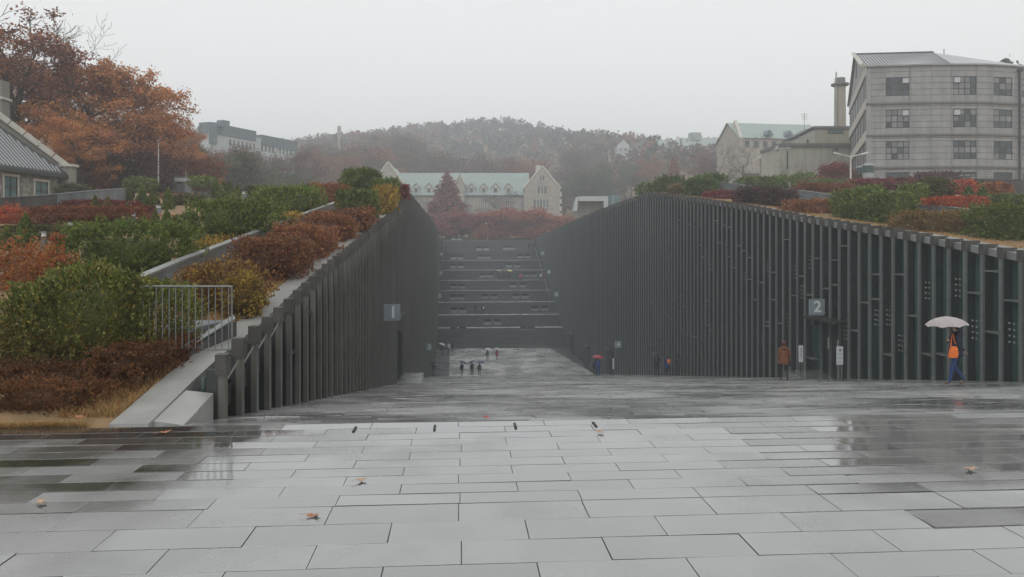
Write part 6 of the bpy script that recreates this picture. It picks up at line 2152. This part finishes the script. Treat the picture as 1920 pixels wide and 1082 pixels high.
BK, NAVY, GREY_, WHITE, RED, BLUE = (.014, .015, .017), (.018, .022, .05), (.07, .075, .08), (.6, .61, .6), (.30, .03, .035), (.03, .06, .22)
PEOPLE = [  # px, depth, height, heading in degrees, coat, legs, umbrella (colour, tilt, azimuth, words), label
    (866, 92, 1.02, 20, BK, BK, ((.05, .045, .10), .25, 0, 'dark purple umbrella over the left person of the trio'), 'person in black under a dark purple umbrella, left of the trio', None),
    (885, 92, 1.04, -10, BK, NAVY, ((.045, .05, .15), .35, 2.6, 'tilted navy umbrella over the middle person of the trio'), 'person in black under a tilted navy umbrella, middle of the trio', None),
    (899, 92, .98, 10, BK, BK, ((.055, .055, .13), .2, .2, 'navy umbrella over the right person of the trio'), 'person in black under a navy umbrella, right of the trio', None),
    (813, 88, 1.0, 160, BK, GREY_, ((.06, .07, .24), .4, 2.0, 'blue umbrella low over the person by the left wall'), 'person in black with a blue umbrella close to the left wing', None),
    (829, 116, 1.0, 180, GREY_, BK, ((.6, .6, .6), .35, 0, 'white umbrella tilted over the person at the foot of the staircase, left'), 'person in grey under a white umbrella left at the staircase foot', None),
    (842, 118, 1.0, 0, WHITE, BK, None, 'person in a white top beside the white umbrella', None),
    (848, 118, 1.05, 0, BK, BK, None, 'tall person in black next to the one in a white top', None),
    (914, 110, 1.0, 0, GREY_, BK, ((.6, .61, .62), .1, 0, 'white umbrella, left of two in the valley middle'), 'person in dark grey under a white umbrella in mid valley', None),
    (932, 110, 1.02, 10, RED, BK, ((.42, .43, .44), .1, 0, 'grey umbrella, right of two in the valley middle'), 'person in red under a grey umbrella in mid valley', None),
    (1122, 68, 1.02, 20, BLUE, BLUE, ((.35, .04, .06), .1, 0, 'red umbrella near the lower right doors'), 'person in a blue coat under the red umbrella', None),
    (1116, 69, .98, 0, NAVY, BK, None, 'person in navy half hidden beside the blue coat', None),
    (1147.5, 66, .9, 0, BK, BK, None, 'person in black beside the slim white stand', None),
    (1232, 60, 1.06, 0, BK, BK, ((.02, .022, .025), .05, 0, 'black umbrella before the right wing'), 'person in black with backpack under a black umbrella', (.02, .02, .022)),
    (1252, 60, .98, 10, BLUE, NAVY, None, 'person in blue with an orange backpack before the right wing', (.7, .17, .03)),
    (1272, 60, 1.04, -20, BK, GREY_, None, 'person in a black jacket and grey trousers, right of the orange backpack', None)]
STAIRP = [(892, 588, 1.0, 0, BK, BK, None, 'person in black climbing the lower staircase, left of two', None), (905, 588, 1.0, 0, BK, BK, None, 'person in black with a white bag climbing the lower staircase', (.6, .6, .58)),
          (935, 523, 1.0, 0, GREY_, BK, ((.30, .36, .26), .1, 0, 'grey-green umbrella high on the staircase'), 'person under the grey-green umbrella high on the staircase', None), (945, 522, 1.0, 0, GREY_, BK, ((.22, .05, .06), .1, 0, 'maroon umbrella high on the staircase'), 'person under the maroon umbrella high on the staircase', None),
          (955, 523, 1.0, 0, GREY_, BK, ((.62, .66, .12), .1, 0, 'yellow umbrella high on the staircase'), 'person under the yellow umbrella high on the staircase', None), (976, 526, 1.0, 180, (.5, .06, .14), BK, None, 'person in a bright pink coat high on the staircase', None),
          (1014, 525, .98, 0, WHITE, BK, None, 'person in a white jacket at the right edge of the staircase', None), (1020, 525, .98, 0, RED, BK, None, 'person in a red jacket at the right edge of the staircase', None), (992, 468, 1.0, 0, BK, BK, None, 'person in black near the staircase head, left of two', None), (1002, 468, 1.0, 0, BK, BK, None, 'person in black near the staircase head, right of two', None)]
i = 0
for px, dd, k, hd, coat, legs, um, lb, pack in PEOPLE + STAIRP:
    if dd > 300:
        yy = stair_d(dd) - .2
        d = yy * CS + 7 * SN
    else:
        d = dd
    loc = stand_at(px, d)
    if dd > 300:
        loc.z += .12
    pose = HOLD if um else (WALK if i % 2 else STAND)
    hair = ((.02, .016, .014), (.035, .022, .016), (.015, .014, .014))[i % 3]
    f = math.radians(hd)
    person(lb, loc, f, pose, coat, legs, hair, k, .74 if i % 3 else .84, .05 + .05 * (i % 3), False, None, 'people in the valley', None, 1.15)
    if um:
        umbrella(um[3], hand_of(loc, f, pose, k) + Vector((0, 0, .03)), um[1], um[2], um[0], .56, .58, False, 'umbrellas in the valley')
    if pack:
        pk = tag(empty('backpack' if 'backpack' in lb else 'shoulder_bag', tuple(loc + Matrix.Rotation(f, 3, 'Z') @ Vector((0, -.2, 1.0) if 'backpack' in lb else (.12, -.17, .8))), f), ('orange backpack' if pack[0] > .65 else 'black backpack' if 'backpack' in lb else 'white bag') + ' worn by the ' + ('person in blue' if pack[0] > .65 else 'person under the black umbrella' if 'backpack' in lb else 'climber in black on the lower staircase'), 'bag')
        o = link('bag_body', ring_loft([(0, 0, 0, .13, .05), (0, -.02, .1, .15, .09), (0, -.02, .28, .14, .08), (0, 0, .38, .08, .04)], 12).mesh('bag_body', cloth(pack, .6))); o.parent = pk
        for s_ in (-1, 1):
            o = link('strap', MB().tube([(s_ * .08, .03, .05), (s_ * .1, .1, .2), (s_ * .09, .1, .36), (s_ * .07, .0, .38)], .014, 4).mesh('strap', cloth(pack, .6))); o.parent = pk
    i += 1

# ---------------------------------------------------------------- fallen leaves on the wet paving
LEAFM = [mat('dead_leaf', (.36, .15, .07), .6, .3, 60), mat('dead_leaf_pale', (.42, .27, .18), .6, .3, 60), mat('dead_leaf_red', (.4, .05, .03), .6, .3, 60)]
for px, py, s_, mi, rz, lb in ((587, 968, .06, 0, .2, 'curled brown leaf with a stalk on the near paving, left of centre'), (310, 811, .075, 0, 1.0, 'orange leaf at the plaza edge near the granite wedge'), (1125, 811, .06, 1, 2.0, 'pale brown leaf near the drain slots'), (1820, 880, .07, 1, .5, 'pinkish leaf on the wet paving at the right'),
                               (912, 786, .06, 2, 1.3, 'small red leaf at the brink of the ramp'), (77, 943, .06, 1, 2.4, 'pale leaf on the dark wet paving at the left'), (678, 901, .06, 1, .9, 'small faded leaf in the middle of the paving'), (155, 791, .09, 0, .3, 'orange leaf on the dry grass edge')):
    z = .008
    if py < 790 and px > 500:
        p = at(px, py, 8.3); p.z = zfloor(p.y) + .015
    else:
        d = (CAM_H - z) * F_PX / (py - 455)
        p = at(px, py, d)
        if py < 800: p.z += .05
    e = tag(empty('fallen_leaf', tuple(p), rz), lb, 'leaf', 'fallen leaves on the paving')
    mb = MB()
    out = []
    for q in range(14):
        a = 2 * math.pi * q / 14
        rr = s_ * (.95 if q % 2 == 0 else .5) * (1.0 if abs(math.cos(a)) > .5 else .55)
        out.append((rr * math.cos(a), rr * math.sin(a), .010 + .08 * s_ * math.cos(a * 2 + 1) + (.0 if q % 4 else .006)))
    mb.add([(0, 0, .002)] + out, [(0, 1 + q, 1 + (q + 1) % 14) for q in range(14)])
    o = link('blade', mb.mesh('blade', LEAFM[mi])); o.parent = e
    o = link('stalk', MB().tube([(-s_ * .3, 0, .012), (-s_ * 1.0, .01, .02), (-s_ * 1.6, .02, .012)], s_ * .03, 4).mesh('stalk', LEAFM[mi])); o.parent = e

# ---------------------------------------------------------------- the rainy air
hz = MB().box(-420, 480, -30, 660, -18, 96).build('haze', None)
hm = bpy.data.materials.new('haze_air')
hm.use_nodes = True
hm.node_tree.nodes.clear()
vo = hm.node_tree.nodes.new('ShaderNodeOutputMaterial')
vp = hm.node_tree.nodes.new('ShaderNodeVolumePrincipled')
vp.inputs['Color'].default_value = (.91, .955, 1.0, 1)
vp.inputs['Density'].default_value = .0016
vp.inputs['Anisotropy'].default_value = .35
hm.node_tree.links.new(vp.outputs[0], vo.inputs['Volume'])
hz.data.materials.append(hm)
tag(hz, kind='stuff')
